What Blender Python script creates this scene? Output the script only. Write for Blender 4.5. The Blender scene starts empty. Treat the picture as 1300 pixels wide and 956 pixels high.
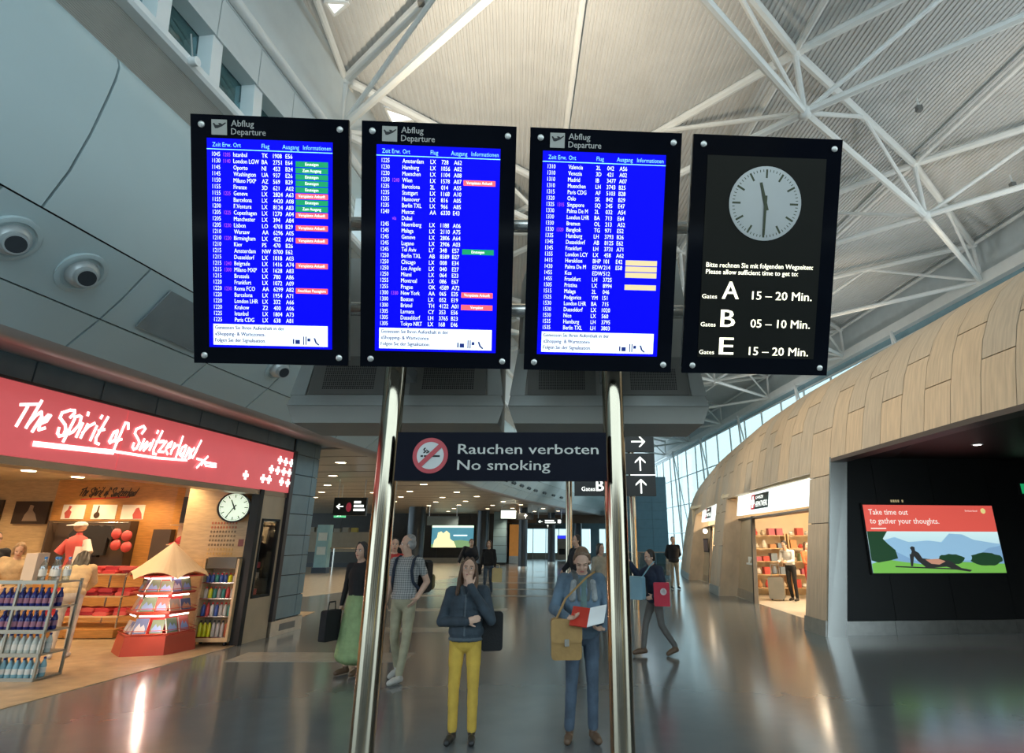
import bpy, bmesh, math, random
import numpy as np
from mathutils import Vector, Matrix
random.seed(7); np.random.seed(7)
scene = bpy.context.scene
COL = scene.collection
R_ = math.radians
# ---------------------------------------------------------------- camera, sky, exposure
cd = bpy.data.cameras.new('camera'); cam = bpy.data.objects.new('camera', cd); COL.objects.link(cam)
cd.sensor_width = 36.0; cd.lens = 36.0 * 755 / 1300
cd.shift_x = -55 / 1300; cd.shift_y = -45 / 1300
cd.clip_end = 400; cd.clip_start = .05
cam.location = (0, 0, 1.72)
cam.rotation_euler = (Matrix.Rotation(R_(90 + 18.4), 4, 'X') @ Matrix.Rotation(R_(.15), 4, 'Z')).to_euler()
scene.camera = cam
w = bpy.data.worlds.new('sky'); scene.world = w; w.use_nodes = True
nt = w.node_tree; bg = nt.nodes['Background']
bg.inputs[0].default_value = (.70, .90, 1.0, 1); bg.inputs[1].default_value = 1.6
vs = scene.view_settings
vs.view_transform = 'Standard'; vs.look = 'None'; vs.gamma = 1; vs.use_curve_mapping = False
vs.exposure = 1.07
EMS = .55   # emission scale that goes with the exposure
def lamp(name, kind, loc, energy, col=(1, 1, 1), target=None, **kw):
    l = bpy.data.lights.new(name, kind); l.energy = energy; l.color = col
    for k, v in kw.items(): setattr(l, k, v)
    o = bpy.data.objects.new(name, l); COL.objects.link(o); o.location = loc
    if target is not None:
        o.rotation_euler = (Vector(target) - Vector(loc)).to_track_quat('-Z', 'Y').to_euler()
    return o

# ---------------------------------------------------------------- helpers
MATS = {}
def M(name, col, rough=.5, metal=0., emit=0., var=.08, scale=3., bump=0., bscale=40., spec=.5, stretch=None, ecol=None):
    if name in MATS: return MATS[name]
    m = bpy.data.materials.new(name); m.use_nodes = True; MATS[name] = m
    t = m.node_tree; b = t.nodes['Principled BSDF']
    b.inputs['Base Color'].default_value = (*col, 1)
    b.inputs['Roughness'].default_value = rough; b.inputs['Metallic'].default_value = metal
    b.inputs['Specular IOR Level'].default_value = spec
    if emit:
        b.inputs['Emission Color'].default_value = (*(ecol or col), 1); b.inputs['Emission Strength'].default_value = emit * EMS
    if var or bump:
        tc = t.nodes.new('ShaderNodeTexCoord'); src = tc.outputs['Object']
        if stretch:
            mp = t.nodes.new('ShaderNodeMapping'); mp.inputs['Scale'].default_value = stretch
            t.links.new(src, mp.inputs[0]); src = mp.outputs[0]
        n = t.nodes.new('ShaderNodeTexNoise'); n.inputs['Scale'].default_value = scale; n.inputs['Detail'].default_value = 4
        t.links.new(src, n.inputs['Vector'])
        if var:
            r = t.nodes.new('ShaderNodeMapRange'); r.inputs['From Min'].default_value = .3; r.inputs['From Max'].default_value = .7
            r.inputs['To Min'].default_value = 1 - var; r.inputs['To Max'].default_value = 1 + var
            t.links.new(n.outputs['Fac'], r.inputs[0])
            mx = t.nodes.new('ShaderNodeVectorMath'); mx.operation = 'SCALE'; mx.inputs[0].default_value = col
            t.links.new(r.outputs[0], mx.inputs['Scale']); t.links.new(mx.outputs[0], b.inputs['Base Color'])
        if bump:
            n2 = t.nodes.new('ShaderNodeTexNoise'); n2.inputs['Scale'].default_value = bscale; t.links.new(src, n2.inputs['Vector'])
            bp = t.nodes.new('ShaderNodeBump'); bp.inputs['Strength'].default_value = bump; bp.inputs['Distance'].default_value = .01
            t.links.new(n2.outputs['Fac'], bp.inputs['Height']); t.links.new(bp.outputs[0], b.inputs['Normal'])
    return m
def glass_mat(name, tint, gloss=.12, rough=.02):
    if name in MATS: return MATS[name]
    m = bpy.data.materials.new(name); m.use_nodes = True; MATS[name] = m
    t = m.node_tree; t.nodes.remove(t.nodes['Principled BSDF'])
    a = t.nodes.new('ShaderNodeBsdfTransparent'); a.inputs[0].default_value = (*tint, 1)
    g = t.nodes.new('ShaderNodeBsdfGlossy'); g.inputs['Roughness'].default_value = rough
    x = t.nodes.new('ShaderNodeMixShader'); x.inputs[0].default_value = gloss
    t.links.new(a.outputs[0], x.inputs[1]); t.links.new(g.outputs[0], x.inputs[2])
    t.links.new(x.outputs[0], t.nodes['Material Output'].inputs[0])
    return m
def V(*a): return Vector(a)
def wloc(o):
    p = Vector((0, 0, 0))
    while o is not None: p += o.location; o = o.parent
    return p
class MB:
    def __init__(s): s.v = []; s.f = []; s.m = []; s.sm = []; s.mi = 0; s.smooth = False
    def add(s, vs_, fs):
        k = len(s.v); s.v += [tuple(p) for p in vs_]
        for f in fs: s.f.append(tuple(i + k for i in f)); s.m.append(s.mi); s.sm.append(s.smooth)
        return s
    def hexa(s, p):   # 4 bottom + 4 top, counter-clockwise
        return s.add(p, [(3, 2, 1, 0), (4, 5, 6, 7), (0, 1, 5, 4), (1, 2, 6, 5), (2, 3, 7, 6), (3, 0, 4, 7)])
    def box(s, a, b, fr=None):
        x0, y0, z0 = a; x1, y1, z1 = b
        p = [(x0, y0, z0), (x1, y0, z0), (x1, y1, z0), (x0, y1, z0), (x0, y0, z1), (x1, y0, z1), (x1, y1, z1), (x0, y1, z1)]
        if fr: p = [fr(*q) for q in p]
        return s.hexa(p)
    def tube(s, a, b, r, r2=None, n=10, cap=True):
        a = Vector(a); b = Vector(b); d = (b - a).normalized(); r2 = r if r2 is None else r2
        u = d.orthogonal().normalized(); w_ = d.cross(u); vs_ = []
        for c, q in ((a, r), (b, r2)):
            vs_ += [c + (u * math.cos(2 * math.pi * i / n) + w_ * math.sin(2 * math.pi * i / n)) * q for i in range(n)]
        sm = s.smooth; s.smooth = True
        s.add(vs_, [(i, (i + 1) % n, n + (i + 1) % n, n + i) for i in range(n)])
        s.smooth = False
        if cap:
            s.add(vs_[:n], [tuple(range(n - 1, -1, -1))]); s.add(vs_[n:], [tuple(range(n))])
        s.smooth = sm
        return s
    def path(s, pts, r, n=8):
        for i in range(len(pts) - 1):
            s.tube(pts[i], pts[i + 1], r, n=n)
            if i: s.ball(pts[i], r, n, max(4, n // 2))
        return s
    def lathe(s, prof, c=(0, 0, 0), n=16, fr=None):  # prof (r,z)
        vs_ = []
        for r, z in prof: vs_ += [(c[0] + r * math.cos(2 * math.pi * i / n), c[1] + r * math.sin(2 * math.pi * i / n), c[2] + z) for i in range(n)]
        if fr: vs_ = [fr(*q) for q in vs_]
        fs = [(k * n + i, k * n + (i + 1) % n, (k + 1) * n + (i + 1) % n, (k + 1) * n + i) for k in range(len(prof) - 1) for i in range(n)]
        sm = s.smooth; s.smooth = True; s.add(vs_, fs); s.smooth = sm
        k = len(prof) - 1
        if prof[0][0] > 1e-6: s.add(vs_[:n], [tuple(range(n - 1, -1, -1))])
        if prof[k][0] > 1e-6: s.add(vs_[k * n:], [tuple(range(n))])
        return s
    def ball(s, c, r, n=12, k=7):
        rr = (r, r, r) if isinstance(r, (int, float)) else r
        vs_ = [(c[0], c[1], c[2] - rr[2])]
        for j in range(1, k):
            a = math.pi * j / k - math.pi / 2
            vs_ += [(c[0] + rr[0] * math.cos(a) * math.cos(2 * math.pi * i / n), c[1] + rr[1] * math.cos(a) * math.sin(2 * math.pi * i / n), c[2] + rr[2] * math.sin(a)) for i in range(n)]
        vs_.append((c[0], c[1], c[2] + rr[2])); e = len(vs_) - 1
        fs = [(0, 1 + (i + 1) % n, 1 + i) for i in range(n)]
        for j in range(k - 2): fs += [(1 + j * n + i, 1 + j * n + (i + 1) % n, 1 + (j + 1) * n + (i + 1) % n, 1 + (j + 1) * n + i) for i in range(n)]
        q = 1 + (k - 2) * n; fs += [(q + i, q + (i + 1) % n, e) for i in range(n)]
        sm = s.smooth; s.smooth = True; s.add(vs_, fs); s.smooth = sm
        return s
    def prism(s, poly, c0, c1, fr):  # poly in (a,b), extruded c0..c1 through frame fr(a,b,c)
        n = len(poly)
        s.add([fr(a, b, c0) for a, b in poly] + [fr(a, b, c1) for a, b in poly],
              [tuple(range(n - 1, -1, -1)), tuple(range(n, 2 * n))] + [(i, (i + 1) % n, n + (i + 1) % n, n + i) for i in range(n)])
        return s
    def loft(s, rings, closed=True, cap=True):
        n = len(rings[0]); vs_ = [p for r in rings for p in r]
        s.add(vs_, [(k * n + i, k * n + (i + 1) % n, (k + 1) * n + (i + 1) % n, (k + 1) * n + i) for k in range(len(rings) - 1) for i in range(n if closed else n - 1)])
        if cap and closed:
            sm = s.smooth; s.smooth = False
            s.add(rings[0], [tuple(range(n - 1, -1, -1))]); s.add(rings[-1], [tuple(range(n))]); s.smooth = sm
        return s
    def stroke(s, pts, wd, c0, c1, fr):   # a flat brush stroke as little prisms
        for i in range(len(pts) - 1):
            a = Vector(pts[i]); b = Vector(pts[i + 1]); d = b - a
            if d.length < 1e-6: continue
            d.normalize(); q = Vector((-d.y, d.x)) * wd / 2; e = d * wd * .35
            s.prism([tuple(a - e - q), tuple(b + e - q), tuple(b + e + q), tuple(a - e + q)], c0 + i * 2e-4, c1 + i * 2e-4, fr)
        return s
    def text(s, body, x, y, size, c, fr, align='L', sx=1., width=None, thick=0, bold=0.):
        k = body
        if k not in TXT:
            cu = bpy.data.curves.new('lettering', 'FONT'); cu.body = body; cu.size = 1; cu.resolution_u = 2
            ob = bpy.data.objects.new('lettering', cu); me = ob.to_mesh()
            TXT[k] = ([v.co.to_2d() for v in me.vertices], [tuple(p.vertices) for p in me.polygons])
            ob.to_mesh_clear(); bpy.data.objects.remove(ob); bpy.data.curves.remove(cu)
        vs_, fs = TXT[k]
        if not vs_: return s
        x0 = min(v.x for v in vs_); x1 = max(v.x for v in vs_)
        if width: sx = width / ((x1 - x0) * size)
        off = {'L': x0, 'C': (x0 + x1) / 2, 'R': x1}[align]
        for e in ((0,) if not bold else (-bold, 0, bold)): s.add([fr(x + ((v.x - off) * sx + e) * size, y + v.y * size, c + e * 2e-3) for v in vs_], fs)
        return s
    def build(s, name, mats, parent=None, local=False):
        if not isinstance(mats, (list, tuple)): mats = [mats]
        me = bpy.data.meshes.new(name)
        off = Vector((0, 0, 0)) if (local or parent is None) else wloc(parent)
        me.from_pydata([(p[0] - off.x, p[1] - off.y, p[2] - off.z) for p in s.v], [], s.f)
        for m in mats: me.materials.append(m)
        me.polygons.foreach_set('material_index', s.m); me.polygons.foreach_set('use_smooth', s.sm)
        bm = bmesh.new(); bm.from_mesh(me); bmesh.ops.recalc_face_normals(bm, faces=bm.faces) if len(s.f) < 60000 else None
        bm.to_mesh(me); bm.free(); me.update()
        if any(s.sm): me.set_sharp_from_angle(angle=R_(42))
        o = bpy.data.objects.new(name, me); COL.objects.link(o)
        if parent is not None: o.parent = parent
        return o
TXT = {}
def tag(o, label=None, cat=None, group=None, kind=None):
    if label: o['label'] = label
    if cat: o['category'] = cat
    if group: o['group'] = group
    if kind: o['kind'] = kind
    return o
def thing(name, label, cat, loc=(0, 0, 0), group=None):
    o = bpy.data.objects.new(name, None); COL.objects.link(o); o.location = loc; o.empty_display_size = .1
    return tag(o, label, cat, group)
def struct(o): o['kind'] = 'structure'; return o
def empty_struct(name, loc=(0, 0, 0)):
    o = bpy.data.objects.new(name, None); COL.objects.link(o); o.location = loc; o['kind'] = 'structure'; return o
def dup(o, loc=None, parent=None, rot=None):
    c = o.copy(); COL.objects.link(c)
    if parent is not None: c.parent = parent
    if loc is not None: c.location = loc
    if rot is not None: c.rotation_euler = rot
    for ch in list(o.children): dup(ch, parent=c)
    return c
ORD = 'first second third fourth fifth sixth seventh eighth ninth tenth eleventh twelfth'.split()
def frame(o, x, y, z):
    o = Vector(o); x = Vector(x); y = Vector(y); z = Vector(z)
    return lambda a, b, c=0.: o + x * a + y * b + z * c
def inset(poly, d):
    cx = sum(p[0] for p in poly) / len(poly); cy = sum(p[1] for p in poly) / len(poly)
    return [(p[0] + (d if p[0] < cx else -d), p[1] + (d if p[1] < cy else -d)) for p in poly]
# shop-front frame: s along the wall (away from camera), o out into the hall, z up
SA = Vector((-5.23, 12.04, 0)); SD = Vector((math.sin(R_(7)), math.cos(R_(7)), 0)); SN = Vector((SD.y, -SD.x, 0))
def S(s, o, z): return SA + SD * s + SN * o + Vector((0, 0, z))
def Sf(s, z, o=0.): return S(s, o, z)

# ---------------------------------------------------------------- materials
granite = M('polished_granite', (.15, .165, .17), .16, var=.05, scale=3, spec=.55)
inlay = M('pale_stone_inlay', (.36, .34, .30), .2, var=.08, scale=8)
beige_stone = M('beige_stone', (.46, .40, .31), .22, var=.08, scale=6)
shop_tile = M('shop_floor_tile', (.36, .265, .16), .35, var=.22, scale=5)
roof_sheet = M('roof_sheet', (.60, .60, .585), .55, var=.04, scale=2)
white_steel = M('white_steel', (.78, .78, .75), .4, var=.03)
white_paint = M('white_paint', (.78, .80, .79), .45, var=.03)
panel_paint = M('panel_paint', (.43, .535, .55), .42, var=.03, scale=1.2)
grey_wall = M('grey_wall', (.58, .62, .62), .6, var=.04)
louvre_m = M('louvre_metal', (.40, .39, .35), .5, var=.05)
dark_gap = M('dark_gap', (.02, .022, .025), .7, var=.02)
slate = M('slate_panel', (.18, .27, .31), .35, var=.08, scale=4)
steel = M('brushed_steel', (.62, .60, .56), .22, metal=1, var=.06, scale=6, stretch=(1, 1, 30))
kick_steel = M('kick_steel', (.58, .56, .52), .3, metal=1, var=.08, scale=8)
pole_steel = M('pole_steel', (.40, .345, .26), .14, metal=1, var=.03)
alu = M('aluminium_side', (.50, .52, .53), .35, metal=.8, var=.04)
black_glass = M('black_glass', (.003, .004, .007), .10, var=.1, spec=.05)
black_panel = M('black_panel', (.006, .006, .006), .45, var=.2)
dark_panel = M('dark_sign_panel', (.006, .007, .013), .5, var=.1, spec=.06)
red_sign = M('red_lightbox', (.62, .07, .085), .35, emit=.62, ecol=(.62, .105, .11), var=.08, scale=1.2)
white_glow = M('white_lettering_glow', (.9, .95, .9), .4, emit=1.6, var=0)
white_light = M('lamp_white', (1, .95, .85), .4, emit=6, var=0)
warm_light = M('lamp_warm', (1, .78, .5), .4, emit=8, var=0)
wood_orange = M('orange_wood', (.50, .23, .06), .35, var=.18, scale=3, stretch=(1.5, 1.5, 14))
wood_tan = M('tan_wood', (.52, .36, .19), .4, var=.12, scale=3, stretch=(2, 2, 12))
wood_pale = M('pale_wood', (.68, .47, .25), .4, var=.1, scale=4, stretch=(2, 2, 9))
plank_a = M('plank_beige', (.58, .46, .325), .5, var=.14, scale=4, stretch=(.6, 6, .5))
plank_b = M('plank_grey', (.54, .45, .34), .5, var=.14, scale=4, stretch=(.6, 6, .5))
plank_c = M('plank_tan', (.62, .48, .33), .5, var=.14, scale=4, stretch=(.6, 6, .5))
black_m = M('matt_black', (.012, .012, .013), .6, var=.05)
red_m = M('red_lacquer', (.55, .03, .02), .3, var=.06)
clear_pane = glass_mat('clear_pane', (.61, .66, .655), .06)
teal_pane = glass_mat('teal_pane', (.30, .42, .44), .10, .05)
shop_pane = glass_mat('shop_pane', (.95, .96, .95), .06)
# ---------------------------------------------------------------- floor, ceiling, walls
# added unseen wall behind camera, toned in stripes for pole reflections; mullions above
bh = empty_struct('wall_added_behind')
bp_ = [(-14, -9, (.20, .19, .18)), (-9, -5.4, (.34, .33, .31)), (-5.4, -3.6, (.05, .035, .03)), (-3.6, -.6, (.36, .37, .37)), (-.6, .8, (.06, .055, .05)), (.8, 3.4, (.40, .40, .39)), (3.4, 4.6, (.07, .045, .03)), (4.6, 7.6, (.62, .46, .20)), (7.6, 9.6, (.10, .06, .035)), (9.6, 16, (.26, .22, .17))]
for q_, (x0, x1, c_) in enumerate(bp_): MB().box((x0, -9.2, 0), (x1 - .01, -9, 4.4)).build('panel', M('reflected_stripe_%d' % q_, c_, .6, var=.1), bh)
for x in np.arange(-14, 16.1, 3): MB().box((x - .1, -9.1, 4.4), (x + .1, -8.9, 10.5)).build('mullion', white_steel, bh)
fl = struct(MB().box((-30, -8, -.2), (22, 64, 0)).build('floor', granite))
def strip(pts, m, z=.004): return MB().prism(pts, 0.0003, z, lambda a, b, c: Vector((a, b, c))).build('tile', m, fl)
for y0, y1, x0, x1 in ((9.75, 10.5, -4.85, -2.2), (12.7, 13.3, -4.5, -1.6), (16.2, 16.8, -4.2, -1.2), (20.2, 20.7, -6.5, .2), (22.9, 23.3, -6, .6), (26.2, 26.6, -5, 1.2), (30, 30.3, -5, 1.6), (35, 35.3, -5, 2.4)):
    n = max(2, int((x1 - x0) / .9)); dx = (x1 - x0) / n
    for i in range(n): strip([(x0 + i * dx + .004, y0), (x0 + (i + 1) * dx - .004, y0), (x0 + (i + 1) * dx - .004, y1), (x0 + i * dx + .004, y1)], inlay)
strip([(-20, 20), (-7.7, 20), (-4.4, 30), (-4.4, 47.6), (-20, 47.6)], beige_stone)
# roof: corrugated sheet following the truss
ROWX = [12.63, 8.42, 3.76, -.2, -4.2]; UZ = [10.2, 10.36, 9.98, 9.6, 9.35]; BZ = [9.0, 8.94, 8.68, 8.45, 8.28]
AX = -.0664
def ceil_z(X): return float(np.interp(X, [-8, -4.2, -.2, 3.76, 8.42, 12.63, 15], [9.45, 9.55, 9.82, 10.2, 10.58, 10.42, 10.3]))
mb = MB(); ys = list(range(-7, 66, 6)); prof = []
X = -8.0
while X < 14:
    prof += [(X, 0.), (X + .05, 0.), (X + .06, .022), (X + .09, .022)]; X += .10
vs_ = [(px + AX * (y - 16.16), y, ceil_z(px) + dz) for y in ys for px, dz in prof]; n = len(prof)
mb.add(vs_, [(k * n + i, k * n + i + 1, (k + 1) * n + i + 1, (k + 1) * n + i) for k in range(len(ys) - 1) for i in range(n - 1)])
cl = struct(mb.build('ceiling', roof_sheet))
for p in (((-4.6, 6.5), (-3.4, 6.2), (-3.6, 7.2)), ((-2.4, 9.0), (-1.2, 9.4), (-2.1, 8.3))):
    pass
# left bulkhead: hull-shaped soffit over the shops, profile (o, z)
def bend(s): return float(np.interp(s, [-20, 11, 18, 26, 38, 52], [0, .0, .45, 1.5, 3.4, 6.2]))
def HB(s, o, z): return S(s, o + bend(s), z)
lower = [(1.12, 3.52), (1.2, 3.6), (1.42, 3.8)]
mid = [(1.43, 3.81), (1.62, 4.02), (1.86, 4.33)]
upper = [(1.865, 4.345), (2.02, 4.68), (2.12, 5.05), (2.18, 5.4), (2.21, 5.62), (2.21, 5.76), (2.17, 5.86), (2.08, 5.92), (1.95, 5.94)]
bulk = empty_struct('trim_1', (0, 0, 0)); bulk.name = 'trim_1'
def hull_panel(prof, s0, s1, m, name='panel', th=.03):
    mb = MB(); mb.smooth = True; g = .012; k = max(1, int((s1 - s0) / 2.5)); rings = []
    for i in range(k + 1):
        s = s0 + g + (s1 - s0 - 2 * g) * i / k
        rings.append([HB(s, o, z) for o, z in prof] + [HB(s, o - th, z + th * .6) for o, z in reversed(prof)])
    mb.loft(rings); return mb.build(name, m, bulk)
cuts = [-14.6, -12.9, -11.2, -9.5, -7.83, -6.3, -4.7, -3.37, -2.0, -.6, .8, 2.2, 3.6, 5, 6.5, 8, 9.5, 11, 12.5, 14, 16, 18, 20, 22, 24, 26, 29, 32, 35, 38, 42, 46]
for a, b in zip(cuts[:-1], cuts[1:]):
    hull_panel(lower, a, b, panel_paint); hull_panel(mid, a, b, panel_paint)
for a, b in zip([-14.6, -11, -7.5, -4.3, -1.2, 2, 5.2, 8.4, 11.6, 15, 18.5, 22, 26, 30, 35, 40], [-11, -7.5, -4.3, -1.2, 2, 5.2, 8.4, 11.6, 15, 18.5, 22, 26, 30, 35, 40, 46]):
    hull_panel(upper, a, b, panel_paint)
ss = [-15, -8, -2, 4, 9, 11, 14, 18, 22, 26, 30, 34, 38, 42, 46]
core = [(1.1, 3.56), (1.38, 3.84), (1.82, 4.37), (2.1, 5.1), (2.15, 5.6), (1.9, 5.86), (1.2, 5.86), (-.5, 4.2), (-.5, 3.72), (.3, 3.72)]
MB().loft([[HB(s, o, z) for o, z in core] for s in ss]).build('backing', dark_gap, bulk)
# underside of the lip and soffit, the sign's warm light put into its paint
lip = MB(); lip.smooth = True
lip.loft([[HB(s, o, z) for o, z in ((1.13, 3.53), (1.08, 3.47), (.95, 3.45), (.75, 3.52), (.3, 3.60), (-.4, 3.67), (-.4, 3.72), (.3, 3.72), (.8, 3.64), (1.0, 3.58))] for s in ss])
lip.build('lip', M('lip_warm_tint', (.34, .30, .28), .4, var=.03), bulk)
# downlights set into the bulkhead
def eyeball(s, first):
    c = HB(s, 1.66, 4.06); nn = (SN * .72 + Vector((0, 0, -.69))).normalized(); uu = SD; ww = nn.cross(uu)
    t = thing('eyeball_downlight', first, 'light', tuple(c))
    fr = frame(c, uu, ww, nn)
    MB().lathe([(.215, -.02), (.215, .012), (.195, .018), (.175, .018), (.165, .0)], n=28, fr=fr).build('trim_ring', panel_paint, t)
    b = MB(); b.lathe([(.14, -.02), (.135, .03), (.12, .07), (.09, .11)], n=24, fr=fr)
    ax = (nn * .8 + SN * .3 - SD * .35).normalized(); e = Vector(c) + nn * .02
    b.tube(e, e + ax * .14, .115, .085, 24); b.build('housing', M('lamp_housing', (.42, .45, .45), .3, metal=.3), t)
    MB().tube(e + ax * .139, e + ax * .143, .072, .072, 24).build('lens', M('dark_lens', (.03, .035, .04), .15), t)
eyeball(-7.5, 'grey eyeball downlight in the bulkhead panel, the larger one at the frame edge')
eyeball(-6.83, 'grey eyeball downlight in the bulkhead panel, second one along from the frame edge')
eyeball(-3.55, 'small grey eyeball downlight just below the first departure board')
eyeball(-2.6, 'small grey eyeball downlight in the bulkhead behind the first display housing')
for i, s in enumerate([12.5, 13.8, 15.2, 16.6, 18, 19.6, 21.4, 23.2, 25.2]):
    for q in (0, .3):
        c = HB(s + q, 1.6, 3.98); t = thing('spotlight', 'small spotlight, %s of the %s pair along the far curving bulkhead' % (('first', 'second')[q > 0], ORD[i]), 'light', tuple(c), 'twin spotlights along the far bulkhead')
        nn = (SN * .72 + Vector((0, 0, -.69))).normalized()
        MB().tube(c, c + nn * .1, .07, .055, 8).build('lamp_housing', M('spot_dark', (.08, .11, .12), .4), t)
vent = MB().hexa([HB(-5.2, 1.47, 3.845), HB(-4.95, 1.47, 3.845), HB(-4.75, 1.82, 4.275), HB(-5.6, 1.82, 4.275)] + [HB(-5.2, 1.49, 3.83), HB(-4.95, 1.49, 3.83), HB(-4.75, 1.84, 4.26), HB(-5.6, 1.84, 4.26)])
vent = MB().hexa([HB(-5.95, 1.50, 3.86), HB(-4.9, 1.50, 3.86), HB(-4.9, 1.82, 4.25), HB(-5.95, 1.82, 4.25)] + [HB(-5.95, 1.515, 3.85), HB(-4.9, 1.515, 3.85), HB(-4.9, 1.835, 4.24), HB(-5.95, 1.835, 4.24)])
vent.build('access_panel', M('access_panel_grey', (.2, .235, .245), .5), bulk)
# upper left wall above the bulkhead: corrugated louvre, white ledge, windows, rail, top wall
wl = empty_struct('wall_left')
mb = MB(); rings = []
prof = []
for i in range(30):
    z = 5.90 + i * .0205; o = 1.93 + .10 * i / 30
    prof += [(o, z), (o + .018, z + .008), (o + .018, z + .014), (o, z + .02)]
prof = prof + [(1.7, 6.54), (1.7, 5.84)]
for s in ss: rings.append([HB(s, o, z) for o, z in prof])
MB().loft(rings).build('louvre', louvre_m, wl)
MB().loft([[HB(s, o, z) for o, z in ((1.6, 6.48), (2.16, 6.48), (2.19, 6.51), (2.19, 6.58), (2.05, 6.62), (1.6, 6.62))] for s in ss]).build('ledge', white_paint, wl)
for s in (-9.2, -6.75, -4.3):
    t = thing('ledge_bracket', {-9.2: 'white round bracket on the upper ledge out of frame above', -6.75: 'white round bracket knob on the ledge under the high windows', -4.3: 'white round bracket on the ledge behind the first departure board'}[s], 'bracket', tuple(HB(s, 2.2, 6.53)))
    c = HB(s, 2.2, 6.53); MB().tube(c - SN * .02, c + SN * .06, .05, .05, 14).build('knob', white_paint, t)
    MB().tube(c, c + Vector((0, 0, .33)) - SN * .05 - SD * .05, .008).build('stay_wire', alu, t)
# window band: posts between panes, pitch .80
p = .80; s = -12.0; k = 1
sill = [(2.0, 6.57), (2.06, 6.57), (2.02, 7.19), (1.96, 7.19)]
while s < -3.4:
    wn = empty_struct('window_%d' % k, tuple(HB(s, 2.0, 6.55))); k += 1
    MB().hexa([HB(s, 1.85, 6.58), HB(s + .17, 1.85, 6.58), HB(s + .17, 2.12, 6.58), HB(s, 2.12, 6.58), HB(s - .02, 1.8, 7.27), HB(s + .15, 1.8, 7.27), HB(s + .15, 2.06, 7.27), HB(s - .02, 2.06, 7.27)]).build('frame', white_paint, wn)
    MB().hexa([HB(s + .17, 1.92, 6.61), HB(s + p, 1.92, 6.61), HB(s + p, 1.94, 6.61), HB(s + .17, 1.94, 6.61), HB(s + .15, 1.86, 7.25), HB(s + p - .02, 1.86, 7.25), HB(s + p - .02, 1.88, 7.25), HB(s + .15, 1.88, 7.25)]).build('pane', teal_pane, wn)
    MB().hexa([HB(s + .17, 1.9, 6.59), HB(s + p, 1.9, 6.59), HB(s + p, 1.97, 6.59), HB(s + .17, 1.97, 6.59), HB(s + .17, 1.9, 6.63), HB(s + p, 1.9, 6.63), HB(s + p, 1.97, 6.63), HB(s + .17, 1.97, 6.63)]).build('sill', dark_gap, wn)
    MB().hexa([HB(s + .008, 1.78, 7.25), HB(s + p - .008, 1.78, 7.25), HB(s + p - .008, 2.09, 7.25), HB(s + .008, 2.09, 7.25), HB(s + .008, 1.78, 7.86), HB(s + p - .008, 1.78, 7.86), HB(s + p - .008, 2.05, 7.86), HB(s + .008, 2.05, 7.86)]).build('panel', grey_wall, wn)
    s += p
MB().loft([[HB(s_, o, z) for o, z in ((1.7, 6.5), (2.06, 6.5), (2.03, 7.86), (1.7, 7.86))] for s_ in ss if s_ > -3] ).build('wall_panel', grey_wall, wl)
rl = [HB(s_, 2.1, 7.93) for s_ in ss]; MB().path(rl, .07, 12).build('rail', white_steel, wl)
MB().loft([[HB(s_, o, z) for o, z in ((1.7, 7.84), (2.06, 7.84), (1.92, 9.9), (1.7, 9.9))] for s_ in ss]).build('top_wall', grey_wall, wl)
# shop-front wall of slate panels, sign lintel and corner pillar
wf = empty_struct('wall_shopfront')
MB().box((-12, -.35, 3.33), (1.02, -.03, 3.66), S).build('backing', dark_gap, wf)
s = -12.0
while s < -.05:
    MB().box((s + .01, -.03, 3.375), (min(s + .92, .0) - .01, .0, 3.64), S).build('panel', slate, wf); s += .92
rows = [.27, .66, 1.04, 1.40, 1.78, 2.18, 2.55, 2.94, 3.34, 3.64]
MB().box((-.02, -1.2, .0), (1.0, -.03, 3.66), S).build('pillar_core', dark_gap, wf)
for z0, z1 in zip(rows[:-1], rows[1:]):
    for a, b in ((.05, .80), (.80, 1.03)):
        MB().box((a + .008, -.03, z0 + .008), (b - .008, 0, z1 - .008), S).build('panel', slate, wf)
    MB().box((1.0, -1.2, z0 + .008), (1.03, -.01, z1 - .008), S).build('panel', slate, wf)
MB().box((-.03, -1.2, 0), (1.06, .03, .26), S).build('plinth', kick_steel, wf)
mb = MB(); mb.box((.25, .03, .07), (.8, .036, .19), S); mb.build('vent_grille', M('vent_dark', (.22, .22, .22), .4, metal=.6), wf)
MB().box((-.06, -.1, .26), (.05, .05, 3.36), S).build('jamb', M('dark_bronze', (.035, .03, .035), .35), wf)
MB().box((-12, -.3, 3.345), (.05, .05, 3.375), S).build('cornice', M('dark_bronze', (.035, .03, .035), .35), wf)
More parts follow.
